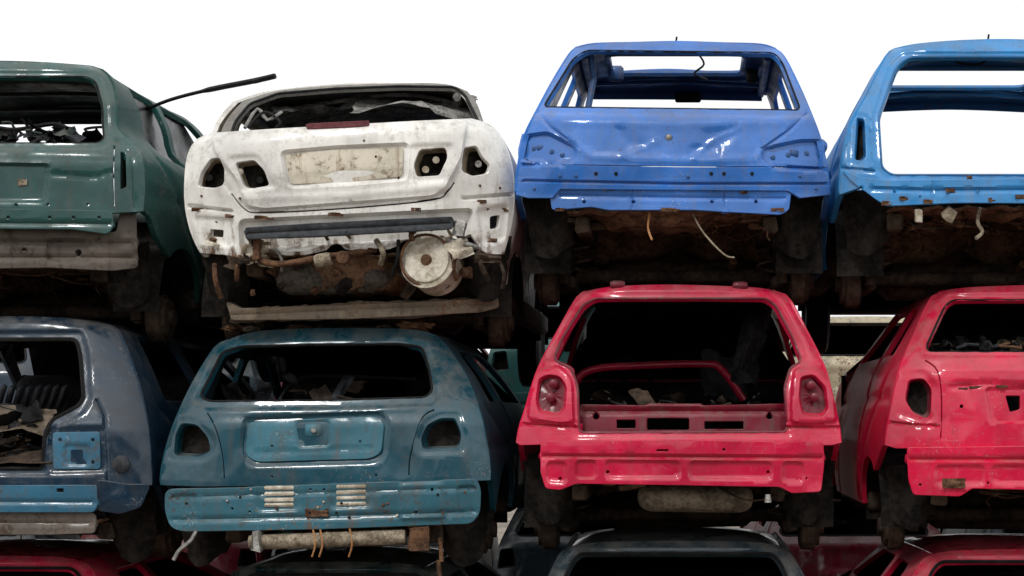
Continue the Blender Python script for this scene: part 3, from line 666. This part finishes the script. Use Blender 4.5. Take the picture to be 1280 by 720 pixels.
SR=[DG.at(*q) for q in cat(gsR,3)]+[P(604,164,.4)]+[D.at(*q) for q in cat(silR,4)[1:]]
def mono(S):
    o=[S[0]]
    for q in S[1:]:
        if q[2]<o[-1][2]-.002: o.append(q)
    return o
SL,SR=mono(SL),mono(SR)
yw,yfw=side_shell(car,SL,Xc,-1,zs,zb,2.5,3.2,4.4,WHT,WHd,-.03,seed=8); side_shell(car,SR,Xc,1,zs,zb,2.5,3.2,4.4,WHT,WHd,-.03,seed=9)
T3=[DG.at(*q) for q in gtop]; roof(car,T3,Xc,2.5,WHT,HDL,None,-.03)
XL=min(q[0] for q in SL); XR=max(q[0] for q in SR)
cabin(car,XL,XR,Xc,zs,zb,T3[0][2],2.5,3.2,4.4,WHT,WHd,-.03,True,roofX=(T3[0][0],T3[-1][0]),seats=False)
underbody(car,XL,XR,Xc,zs,P(0,318,0)[2],mat=UNB,yaw=-.03,yw=yw,yfw=yfw,yf=4.4,seed=21,wires=8,well=(P(420,0,0)[0],.52,.36,.16),tyre=True)
c=P(533,325,.05); lathe(car,'gas_canister',c+np.array([.04,.22,-.05]),c,[(0,.10),(.1,.135),(.8,.14),(.88,.148),(.93,.148),(.95,.125),(1,.12)],CRM,32)
lathe(car,'canister_cap',c+np.array([0,.02,0]),c-np.array([0,.012,0]),[(0,.03),(.9,.03),(1,.02)],RST,14)
tube(car,'canister_rim',[c+np.array([.133*math.cos(a),-.004,.133*math.sin(a)]) for a in np.linspace(0,6.283,33)[:-1]],.008,RST,6,True)
lathe(car,'spare_wheel_well',P(345,346,.35),P(492,342,.35),[(0,.03),(.04,.09),(.12,.13),(.85,.13),(.96,.09),(1,.03)],simple('sooty_steel',(.04,.035,.03),(.15,.13,.11),9,.7),24,.8)
tube(car,'exhaust_pipe_bent',cat([P(315,300,.1),P(318,322,.05),P(350,330,.0),P(400,322,-.02),P(430,318,.02),P(470,312,.1)],5),.017,RST,10)
lathe(car,'exhaust_joint',P(394,327,-.02),P(414,323,-.02),[(0,.03),(.2,.036),(.8,.036),(1,.03)],TAN,14); lathe(car,'rubber_mount',P(428,322,0),P(428,322,-.05),[(0,.036),(1,.03)],RST,14)
rearpanel(car,'rear_crossmember',[(282,376),(300,386),(440,382),(600,374),(622,366),(624,384),(600,390),(440,398),(290,400)],D,.20,paint('rusty_crossmember',(.17,.13,.09),.8,1.2,.7,0),feats=[FL([(290,394),(615,380)],.012,4)],th=.06,amp=.01)
for x0,y0,x1,y1,m in ((300,320,296,350,RST),(470,300,476,330,TAN),(498,300,490,345,RUB),(560,300,600,312,STL),(575,310,570,350,RST),(410,300,404,280,RST),(438,298,440,282,RST),(598,315,610,350,UND),(268,330,276,372,RST),(620,320,628,360,UND),(345,312,352,338,STL),(516,300,520,286,RST)):
    tube(car,'linkage',cat([P(x0,y0,.05),P((x0+x1)/2+random.uniform(-8,8),(y0+y1)/2,.03),P(x1,y1,.08)],4),random.uniform(.006,.015),m,8)
for i in range(12): plate(car,'torn_bumper_skin',P(random.choice([random.uniform(255,330),random.uniform(540,620)]),random.uniform(298,330),random.uniform(.0,.15)),(random.uniform(.06,.16),random.uniform(.05,.12),0),random.choice([CRM,WHd,RST,UND]),(1.4+random.uniform(-.4,.4),random.uniform(-.4,.4),random.uniform(-1,1)),.02,8)
for i in range(30):
    box(car,'rust_fragment',P(random.uniform(290,610),random.uniform(308,366),random.uniform(.08,.3)),(random.uniform(.02,.10),random.uniform(.02,.06),random.uniform(.02,.06)),random.choice([RST,RST,UND,UND,BLK]),rot=(random.uniform(-1,1),random.uniform(-1,1),random.uniform(-1,1)),dent=.01)
car.finish()
# =================================================================== MIDDLE ROW
# ---- teal hatchback
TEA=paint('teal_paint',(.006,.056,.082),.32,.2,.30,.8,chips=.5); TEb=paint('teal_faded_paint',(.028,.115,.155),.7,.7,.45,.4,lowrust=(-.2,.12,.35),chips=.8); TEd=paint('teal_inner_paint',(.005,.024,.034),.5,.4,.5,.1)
TEr=paint('teal_recess_paint',(.032,.13,.175),.5,.3,.45,.3)
cx=407
silL=[(287,424),(270,434),(243,476),(220,524),(207,562),(201,590),(200,606)]; silR=[(545,420),(560,436),(584,474),(602,520),(610,558),(613,585),(613,600)]
win=rnd([(278,440),(302,433),(400,431),(500,430),(528,434),(536,460),(541,488),(532,497),(400,501),(262,502),(250,496)],7)
lL=rnd([(226,528),(246,530),(260,546),(264,564),(250,571),(216,570),(218,545)],6); lR=rnd([(534,530),(550,522),(570,522),(578,545),(574,560),(528,562),(525,548)],6)
plt=[(310,528),(470,521),(480,530),(476,566),(462,573),(320,577),(307,568)]
feats=[FP([(272,432),(536,428),(552,496),(540,506),(400,510),(256,511),(240,500)],.010,4),FP([(305,523),(476,516),(485,528),(480,572),(466,578),(316,582),(301,570)],.024,6,8),
   FP([(222,522),(246,524),(268,546),(270,566),(254,577),(210,576),(212,545)],.012,5),FP([(530,526),(550,516),(575,516),(584,545),(580,566),(524,568),(519,548)],.012,5),FL([(262,516),(400,514),(540,510)],-.006,6)]
car,D,I=hatch('wrecked_hatchback',cx,[(287,424),(320,415),(370,411),(430,410),(490,411),(525,414),(545,420)],silL,silR,[(560,602),(400,606),(250,608)],
  [(409,.40),(424,.34),(500,.08),(530,.02),(600,.0)],[win,lL,lR,slit([(259,516),(267,530),(275,555),(279,580),(280,598)],1.2),slit([(543,512),(528,522),(518,550),(512,575),(511,594)],1.2)]+[circ(340,596,2,8),circ(470,594,2,8)],feats,TEA,655,505,seed=11,matb=TEd,glass=True,yws=1.7,roofb=BLK,
  und=dict(zrear=P(0,660,0)[2],wires=6,muf=(P(420,0,0)[0],.3,P(0,672,0)[2],.24,.10,UND)),seats=True,dash=True)
seal(car,win,D,RUB,.008); bucket(car,lL,D,.09,TEA,BLK); bucket(car,lR,D,.09,TEA,BLK)
rearpanel(car,'plate_recess',plt,D,.018,TEr,holes=[circ(340,558,2.5,8),circ(450,552,2.5,8)],r=8,th=.004,feats=[FL([(320,566),(465,560)],.006,4),FP([(370,528),(412,526),(412,558),(372,560)],.014,4)])
box(car,'boot_latch',D.at(392,538,.008),(.09,.03,.07),TEr,bev=.02); lathe(car,'boot_lock',D.at(392,538,-.010),D.at(392,538,-.022),[(0,.016),(1,.012)],STL,12)
rearpanel(car,'bumper_panel',[(206,612),(300,610),(400,606),(520,602),(596,599),(601,612),(600,640),(590,654),(400,661),(230,664),(214,660),(206,640)],D,-.05,TEb,r=10,
  holes=[circ(x,y,2.4,8) for x,y in ((300,622),(312,640),(290,636),(388,612),(405,612),(520,640),(540,612))],feats=[FL([(215,622),(400,616),(592,610)],.008,4),FL([(215,650),(400,646),(592,640)],.014,5),FP([(322,604),(374,602),(374,638),(322,640)],.012,4),FP([(414,600),(464,598),(464,634),(414,636)],.012,4),FP([(500,604),(552,602),(556,648),(500,650)],-.014,5),FP([(214,618),(244,617),(246,650),(220,654)],.012,5),FP([(572,608),(594,607),(594,640),(574,644)],.012,5)],th=.04)
for x in (349,439):
    for k in range(4):
        box(car,'vent_slat',P(x,610+k*7.2-(2 if x>400 else 0),-.035),(.155,.02,.022),CRM,rot=(.3,-.02,0),dent=.002)
DF=Dep([(0,0),(0,1)],[(1,0),(1,1)],[(0,-.05),(1,-.05)],0,2,0,0,0)
for i in range(18): bolts(car,DF,[(random.uniform(225,590),random.uniform(612,648))],random.choice([STL,CRM,RUB,RST]),.007)
plate(car,'rust_flake',DF.at(396,641,-.004),(.12,.04,0),RST,(1.5,0,0),.004,8)
lathe(car,'steel_beam',P(312,678,-.02),P(507,671,-.02),[(0,.035),(.02,.04),(.48,.04),(.5,.046),(.52,.04),(.98,.04),(1,.035)],TAN,12)
box(car,'beam_end_bracket',P(524,673,-.03),(.10,.05,.12),RST,dent=.012); box(car,'beam_end_bracket',P(322,676,-.04),(.05,.08,.1),STL,dent=.01)
tube(car,'loose_tape',cat([P(245,664,-.05),P(238,676,-.07),P(224,688,-.08),P(217,700,-.08)],4),.010,STL,6)
for x in (391,400,437): tube(car,'cable_tie',cat([P(x,660,-.04),P(x+3,680,-.06),P(x-1,696,-.05)],4),.005,ORG,6)
for x,y in ((550,672),(548,700)): tube(car,'hanging_rod',[P(x,y,.0),P(x+2,y+30,.0)],.012,RST,8)
for i in range(14): blob(car,'roof_debris',P(random.uniform(280,540),413+random.uniform(-3,2),random.uniform(.45,.9)),(random.uniform(.02,.07),.05,random.uniform(.01,.025)),random.choice([MUD,RST,UND]))
blob(car,'roof_debris',P(522,407,.45),(.09,.07,.03),RST,.4)
scrap(car,22,285,440,480,499,.5,1.3,[FAB,UND,GRY,UND],.05,.22)
tube(car,'seatbelt',cat([P(350,498,.6),P(365,480,.9),P(400,470,1.1),P(520,474,1.2)],5),.010,GRY,6)
car.finish()
# ---- red hatchback without tailgate
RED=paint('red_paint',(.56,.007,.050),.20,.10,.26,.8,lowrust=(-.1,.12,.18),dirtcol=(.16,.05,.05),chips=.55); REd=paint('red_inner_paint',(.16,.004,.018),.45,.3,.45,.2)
cx=848
silL=[(737,363),(722,370),(694,418),(671,464),(657,508),(648,535),(645,553)]; silR=[(962,362),(982,371),(1006,412),(1031,460),(1044,506),(1050,535),(1052,553)]
hole=rnd([(744,373),(957,373),(970,382),(992,424),(1002,452),(988,460),(981,484),(984,540),(724,541),(722,484),(714,460),(692,450),(702,424),(728,382)],6)
cL=rnd([(672,473),(684,467),(700,469),(709,482),(707,512),(697,521),(672,516),(668,500)],6); cR=rnd([(1000,470),(1018,467),(1034,484),(1037,512),(1030,522),(1003,520),(998,498)],6)
feats=[FP([(738,366),(965,366),(980,380),(1004,424),(1014,452),(994,462),(988,486),(990,546),(718,547),(716,486),(708,462),(682,450),(694,420),(722,378)],.012,4),
   FP([(664,462),(700,458),(716,474),(718,528),(700,530),(660,524)],-.022,5),FP([(992,462),(1022,460),(1042,478),(1046,526),(1010,530),(988,528)],-.022,5),
   FL([(650,530),(690,532),(720,534)],.020,3),FL([(984,534),(1020,534),(1050,534)],.020,3),FL([(668,455),(700,452),(716,462)],-.008,5)]
car,D,I=hatch('wrecked_hatchback',cx,[(737,363),(770,358),(815,356),(850,356),(890,357),(935,359),(962,362)],silL,silR,[(1040,556),(990,556),(720,554),(650,556)],
  [(355,.34),(364,.30),(450,.08),(500,.02),(555,.0)],[hole,cL,cR],feats,RED,650,455,seed=13,matb=REd,glass=True,yws=1.65,roofb=BLK,
  und=dict(zrear=P(0,606,0)[2],wires=4,muf=(P(870,0,0)[0],.30,P(0,624,0)[2],.31,.13,simple('sooty_tan_steel',(.07,.055,.04),(.27,.22,.16),9,.8))),seats=False,dash=True)
seal(car,hole,D,REd,.008); bucket(car,cL,D,.05,RED,REd); bucket(car,cR,D,.05,RED,REd)
for x,y in ((688,497),(692,480),(1018,497),(1014,482)): lathe(car,'lamp_socket',D.at(x,y,.06),D.at(x,y,.02),[(0,.02),(.8,.026),(1,.018)],REd,12)
for x,y,w in ((772,361,.04),(925,362,.04)): lathe(car,'hinge_boss',D.at(x,y,.02)+np.array([-w,0,.02]),D.at(x,y,.02)+np.array([w,0,.02]),[(0,.018),(.2,.024),(.8,.024),(1,.018)],REd,12)
rearpanel(car,'rear_lower_panel',[(676,552),(850,551),(1029,553),(1030,580),(1026,614),(990,616),(975,608),(720,604),(700,612),(682,610),(676,590)],D,-.03,RED,
  holes=[circ(x,y,2.6,8) for x,y in ((700,598),(905,562),(1008,598),(760,590),(960,590))]+[rnd([(820,561),(836,561),(836,565),(820,565)],1)],
  feats=[FL([(680,570),(1026,572)],.020,4),FP([(684,578),(708,578),(708,604),(684,602)],.016,4),FP([(720,576),(745,576),(745,598),(720,598)],.018,4),FP([(757,576),(850,577),(850,597),(757,597)],.016,4),FP([(862,577),(965,578),(965,599),(862,598)],.016,4),FP([(978,578),(1004,578),(1004,604),(980,602)],.016,4)],th=.03,amp=.005)
lathe(car,'tow_eye',P(960,618,-.01),P(960,628,-.01),[(0,.014),(1,.02)],STL,10); bolts(car,D,[(700,604),(712,600)],TAN,.012)
rearpanel(car,'boot_sill',[(724,506),(850,508),(983,505),(984,541),(722,541)],D,.10,REd,holes=[rnd([(770,524),(795,524),(795,536),(770,536)],2),rnd([(808,522),(862,522),(862,538),(808,538)],3),rnd([(880,526),(930,526),(930,537),(880,537)],2),circ(745,520,5),circ(962,520,5)],feats=[FL([(728,514),(980,514)],.02,5)],amp=.006)
tube(car,'screen_frame',cat([P(716,502,1.4),P(722,474,1.4),P(745,461,1.4),P(800,457,1.4),P(880,455,1.4),P(902,462,1.4),P(930,500,1.4)],6),.024,RED,10)
plate(car,'torn_trim',P(940,425,.95),(.16,.55,0),FAB,(1.3,.3,.3),.05,12)
plate(car,'torn_trim',P(905,470,1.6),(.3,.3,0),GRY,(1.2,.1,.5),.03,12)
scrap(car,14,735,970,498,508,.3,1.0,[FAB,UND,GRY],.05,.2)
car.finish()
# ---- second red hatchback (right)
RE2=paint('crimson_paint',(.56,.007,.046),.22,.16,.28,.8,lowrust=(-.1,.15,.22),dirtcol=(.16,.05,.05),chips=.55)
cx=1300
sL=[(1182,363),(1168,370),(1145,416),(1124,462),(1114,505),(1108,535),(1106,556)]
win=rnd(sym([(1190,375),(1180,384),(1158,432),(1160,440)][::-1],cx),6)
lamp=rnd([(1135,474),(1155,472),(1165,486),(1164,518),(1158,524),(1140,516),(1130,500)],6)
feats=[FP(sym([(1186,368),(1172,382),(1148,434),(1152,446)][::-1],cx),.012,4),FL([(1448,446),(1428,462),(1422,500),(1424,552)],.018,3),
  FP([(1124,466),(1156,463),(1170,480),(1170,526),(1156,531),(1122,520)],.012,5),FP([(1232,485),(1368,485),(1368,528),(1240,528)],.020,4),FL([(1112,528),(1150,532),(1172,532)],.018,3),
  FL([(1190,484),(1230,480),(1290,484)],.012,6),FL([(1180,462),(1420,462)],-.007,7),('poly',rnd([(1195,478),(1225,482),(1215,505)],4),.01,16)]
car,D,I=hatch('wrecked_hatchback',cx,[(1182,363),(1215,359),(1260,357),(1300,356),(1340,357),(1385,359),(1418,363)],sL,[(2*cx-x,y) for x,y in sL],[(1480,560),(1120,560)],
  [(355,.36),(364,.32),(440,.08),(470,.02),(556,.0)],[win,lamp,slit([(1156,450),(1172,464),(1177,500),(1176,548)],1.2),circ(1202,508,3,8),rnd([(1256,494),(1276,494),(1276,512),(1262,516)],3)],feats,RE2,650,443,seed=15,matb=REd,glass=True,yws=1.7,roofb=BLK,
  und=dict(zrear=P(0,612,0)[2],wires=4),seats=True,dash=True)
seal(car,win,D); bucket(car,lamp,D,.08,REd,BLK)
for x,y,w in ((1222,484,.09),(1204,486,.05),(1252,483,.06)): plate(car,'rust_flake',D.at(x,y,-.004),(w,.012,0),RST,(1.5,0,.05),.003,6)
rearpanel(car,'rear_lower_panel',[(1134,560),(1300,558),(1466,560),(1464,612),(1300,612),(1215,610),(1200,620),(1142,618),(1136,600)],D,-.02,RE2,holes=[circ(1150,606,2.5),circ(1235,604,2.5),rnd([(1180,598),(1205,598),(1205,608),(1180,608)],2)],
  feats=[FL([(1138,574),(1460,574)],.018,4),FP([(1170,582),(1230,582),(1230,606),(1170,606)],.014,4),FP([(1240,582),(1330,582),(1330,604),(1240,604)],.014,4)],th=.03,amp=.005)
plate(car,'rust_bracket',P(1192,604,-.03),(.12,.05,0),RST,(1.5,0,0),.006,6)
scrap(car,36,1162,1300,428,440,.2,.9,[FAB,GRY,RST,UND,TAN],.03,.13)
car.finish()
# ---- navy estate without tailgate (left)
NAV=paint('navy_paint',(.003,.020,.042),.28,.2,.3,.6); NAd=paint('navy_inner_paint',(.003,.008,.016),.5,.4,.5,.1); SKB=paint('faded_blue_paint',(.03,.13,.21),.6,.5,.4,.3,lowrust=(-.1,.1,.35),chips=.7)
cx=-5
sR=[(118,402),(140,408),(152,424),(168,464),(180,505),(188,550),(190,585),(190,606)]
hole=rnd([(-108,425),(96,424),(101,445),(105,498),(98,508),(64,526),(56,545),(54,586),(-64,586),(-66,545),(-74,526),(-115,500)],8)
feats=[FP([(-116,416),(102,414),(110,440),(114,500),(104,516),(72,534),(64,550),(62,594),(-72,594),(-74,550),(-82,534),(-124,506)],.014,4),FP([(60,536),(130,534),(132,590),(62,592)],.016,5),FL([(120,500),(130,520),(134,604)],.012,3)]
car,D,I=hatch('wrecked_estate_car',cx,[(-128,402),(-80,398),(-5,396),(70,397),(118,402)],[(2*cx-x,y) for x,y in sR],sR,[(150,610),(-160,610)],
  [(396,.26),(402,.22),(500,.07),(540,.01),(606,.0)],[hole],feats,NAV,660,505,seed=17,matb=NAd,glass=True,yws=2.0,ycowl=2.7,yf=3.9,roofb=BLK,
  und=dict(zrear=P(0,655,0)[2],wires=5),seats=True,dash=True)
seal(car,hole,D,RUB,.012)
rearpanel(car,'lamp_panel',[(66,541),(124,540),(125,586),(67,586)],D,.010,SKB,holes=[rnd([(88,562),(104,562),(104,578),(88,578)],3),circ(75,550,3),circ(116,550,3),circ(116,578,3)],feats=[FP([(80,556),(112,556),(112,582),(80,582)],.01,4)],th=.006)
rearpanel(car,'bumper_carrier',[(-190,608),(60,607),(120,607),(121,634),(116,640),(-190,640)],D,-.03,SKB,holes=[rnd([(70,610),(80,610),(80,616),(70,616)],1)],feats=[FL([(-180,626),(118,628)],.012,4)])
rearpanel(car,'rear_lower_panel',[(-190,638),(110,638),(119,645),(118,666),(60,668),(-190,668)],D,.0,paint('rusty_panel',(.12,.10,.085),.8,.8,.6,.1,dirtcol=(.14,.09,.05)),feats=[FL([(-180,654),(114,654)],.012,5)],amp=.006)
rearpanel(car,'corner_piece',[(121,600),(160,606),(188,606),(176,634),(150,642),(121,638)],D,-.01,NAV,r=6,amp=.01)
lathe(car,'filler_cap',P(154,580,.06),P(150,580,.01),[(0,.04),(.8,.045),(1,.03)],GRY,18)
for i in range(9):
    x=-10+i*11; box(car,'slatted_trim',P(x,496,.4+.02*i),(.022,.05,.15),GRY,rot=(.5,.5,0),bev=.006)
plate(car,'cardboard',P(28,524,.25),(.3,.28,0),MUD,(.5,.1,.2),.015,10)
plate(car,'boot_carpet',P(0,560,.45),(.9,.9,0),UND,(.15,0,0),.03,14)
scrap(car,60,-60,56,512,584,.14,.6,[FAB,UND,GRY,RUB,NAd,UND],.05,.2)
car.finish()
# =================================================================== template cars: bottom row and rows behind
def template(name,cx,ry,pt,pd,seed,move=(0,0,0),low=False,roofw=120,rotz=0,glass=True):
    silL=[(cx-roofw,ry+7),(cx-roofw-14,ry+15),(cx-roofw-40,ry+62),(cx-roofw-60,ry+108),(cx-roofw-70,ry+150),(cx-roofw-74,ry+195)]
    silR=[(2*cx-x,y) for x,y in silL]
    win=rnd(sym([(cx-roofw+8,ry+16),(cx-roofw-2,ry+26),(cx-roofw-26,ry+78),(cx-roofw-20,ry+86)][::-1],cx),8)
    lm=[(cx-roofw-56,ry+112),(cx-roofw-30,ry+110),(cx-roofw-24,ry+150),(cx-roofw-62,ry+152)]
    feats=[FP(sym([(cx-roofw+2,ry+10),(cx-roofw-10,ry+24),(cx-roofw-36,ry+80),(cx-roofw-28,ry+94)][::-1],cx),.012,4),FP(sym([(cx-70,ry+115),(cx-70,ry+155)],cx),.02,6)]
    car,D,I=hatch(name,cx,[(cx-roofw,ry+7),(cx-roofw+35,ry+2),(cx,ry),(cx+roofw-35,ry+2),(cx+roofw,ry+7)],silL,silR,[(cx+roofw+40,ry+200),(cx-roofw-40,ry+200)],
       [(ry,.38),(ry+8,.33),(ry+84,.08),(ry+110,.02),(ry+195,0)],[win,rnd(lm,5),rnd([(2*cx-x,y) for x,y in lm][::-1],5)],feats,pt,ry+280,ry+86,seed=seed,matb=pd,lowres=low,glass=glass,roofb=BLK,
       und=dict(zrear=P(0,ry+250,0)[2],wires=4,tyre=True),seats=True,dash=not low)
    seal(car,win,D,RUB,.010); bucket(car,rnd(lm,5),D,.08,pd,BLK); bucket(car,rnd([(2*cx-x,y) for x,y in lm][::-1],5),D,.08,pd,BLK)
    rearpanel(car,'bumper_panel',[(cx-roofw-60,ry+198),(cx+roofw+60,ry+198),(cx+roofw+58,ry+250),(cx-roofw-58,ry+250)],D,-.03,pt,feats=[FL([(cx-170,ry+220),(cx+170,ry+220)],.012,4)],step=6)
    return car.finish(move,(0,0,rotz))
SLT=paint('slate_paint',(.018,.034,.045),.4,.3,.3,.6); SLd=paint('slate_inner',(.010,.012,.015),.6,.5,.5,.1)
DGR=paint('dark_bottle_green_paint',(.006,.020,.020),.4,.3,.3,.6); DRD=paint('dark_red_paint',(.09,.005,.014),.4,.3,.3,.5)
CRP=paint('cream_paint',(.48,.41,.27),.8,.9,.4,.3); CRd=paint('cream_inner',(.22,.18,.12),.7,.7,.6,.1)
SEA=paint('sea_green_paint',(.03,.13,.12),.5,.4,.4,.3)
template('wrecked_hatchback',-30,694,RED,REd,31,roofw=128)
template('wrecked_hatchback',418,702,DGR,SLd,32,roofw=112)
template('wrecked_hatchback',845,676,SLT,SLd,33,roofw=128)
template('wrecked_hatchback',1296,686,RE2,REd,34,roofw=128)
X0=P(845,0,0)[0]; Z0=P(0,676,.38)[2]
PROTO={}
def back(cxw,zroof,pt,pd,seed,rotz=0,y=4.9):
    key=pt.name
    if key not in PROTO:
        e=template('wrecked_hatchback',845,676,pt,pd,seed,(cxw-X0,y,zroof-Z0),True,rotz=rotz); PROTO[key]=(e,Vector(e.location)-Vector((cxw,y,zroof)))
        return e
    e0,off=PROTO[key]
    e=bpy.data.objects.new('wrecked_hatchback',None); scene.collection.objects.link(e)
    e.location=Vector((cxw,y,zroof))+Vector((off.x,(off.y if abs(rotz)<1 else -off.y),off.z)); e.rotation_euler=(0,0,rotz)
    for ch in e0.children:
        o=bpy.data.objects.new(ch.name.split('.')[0],ch.data); scene.collection.objects.link(o); o.parent=e
    return e
for i,(x,c1,c2,c3) in enumerate(((-6.1,SLT,NAV,None),(-4.25,DRD,SLT,NAV),(-2.6,DGR,DRD,None),(-.75,SLT,SEA,None),(1.45,DRD,CRP,None),(3.3,NAV,SLT,None),(5.1,DRD,SLT,None))):
    back(x,1.29,c1,SLd,50+i,.02*(-1)**i)
    back(x+.05*(-1)**i,2.62+(.16 if c2 is CRP else .30 if c2 is SEA else .10),c2,CRd if c2 is CRP else SLd,60+i,-.03*(-1)**i)
    if c3: back(x+.15,3.72,c3,SLd,70+i,.03)
cols=[SLT,NAV,DRD,DGR]
for i in range(10):  # unseen row behind the camera, added to darken reflections in the paint
    for l in range(3):
        back(-10+i*2.1,1.29+1.3*l,cols[(i*3+l*2+i//3)%4],SLd,90,math.pi+.04*math.sin(i*3+l),-15.5)
# =================================================================== ground, world, lights, camera
gm=bpy.data.meshes.new('ground'); 
n=60; V=[];Fs=[]
g=[math.copysign(abs(u)**2.2*400,u) for u in np.linspace(-1,1,n+1)]
for y in g:
    for x in g:
        V.append((x,y,.03*math.sin(x*1.3)*math.sin(y*.9)-.03 if abs(x)<60 and abs(y)<60 else -.03))
for j in range(n):
    for i in range(n): Fs.append((j*(n+1)+i,j*(n+1)+i+1,(j+1)*(n+1)+i+1,(j+1)*(n+1)+i))
gm.from_pydata(V,[],Fs); go=bpy.data.objects.new('ground',gm); scene.collection.objects.link(go)
gm.materials.append(simple('scrapyard_dirt',(.13,.11,.09),(.28,.24,.195),.9,.95))
w=bpy.data.worlds.new('World'); scene.world=w; w.use_nodes=True; nt=w.node_tree; nt.nodes.clear()
so=nd(nt,'ShaderNodeOutputWorld'); bg=nd(nt,'ShaderNodeBackground'); sky=nd(nt,'ShaderNodeTexSky',sky_type='NISHITA')
sky.sun_disc=False; sky.sun_elevation=math.radians(48); sky.sun_rotation=math.radians(158); sky.air_density=1.5; sky.dust_density=5
hs=nd(nt,'ShaderNodeHueSaturation'); hs.inputs['Saturation'].default_value=.12; nt.links.new(sky.outputs[0],hs.inputs['Color'])
tc=nd(nt,'ShaderNodeTexCoord'); cn=noise(nt,tc.outputs['Generated'],2.2,5,.55)
cl=nd(nt,'ShaderNodeVectorMath',operation='SCALE'); cl.inputs[0].default_value=(1,1.01,1.03); nt.links.new(ramp(nt,cn,.3,.7,10.8,13.2),cl.inputs['Scale'])
mx=nd(nt,'ShaderNodeMix',data_type='RGBA'); mx.inputs[0].default_value=.88; mx.clamp_result=False
nt.links.new(hs.outputs[0],mx.inputs[6]); nt.links.new(cl.outputs[0],mx.inputs[7]); nt.links.new(mx.outputs[2],bg.inputs[0]); bg.inputs[1].default_value=.10
nt.links.new(bg.outputs[0],so.inputs[0])
sl=bpy.data.lights.new('sun','SUN'); sl.energy=1.5; sl.angle=math.radians(10); sl.color=(1,.985,.96)
s=bpy.data.objects.new('sun',sl); scene.collection.objects.link(s); s.rotation_euler=(math.radians(42),0,math.radians(-22))
cd=bpy.data.cameras.new('camera'); cam=bpy.data.objects.new('camera',cd); scene.collection.objects.link(cam)
cam.location=(0,-D0,CZ); cam.rotation_euler=(math.radians(90),0,0); cd.sensor_width=36; cd.lens=F/1280*36
cd.shift_x=(640-CX)/1280; cd.shift_y=(CY-360)/1280; cd.clip_end=2000; scene.camera=cam
scene.view_settings.view_transform='Standard'; scene.view_settings.look='None'; scene.view_settings.exposure=0
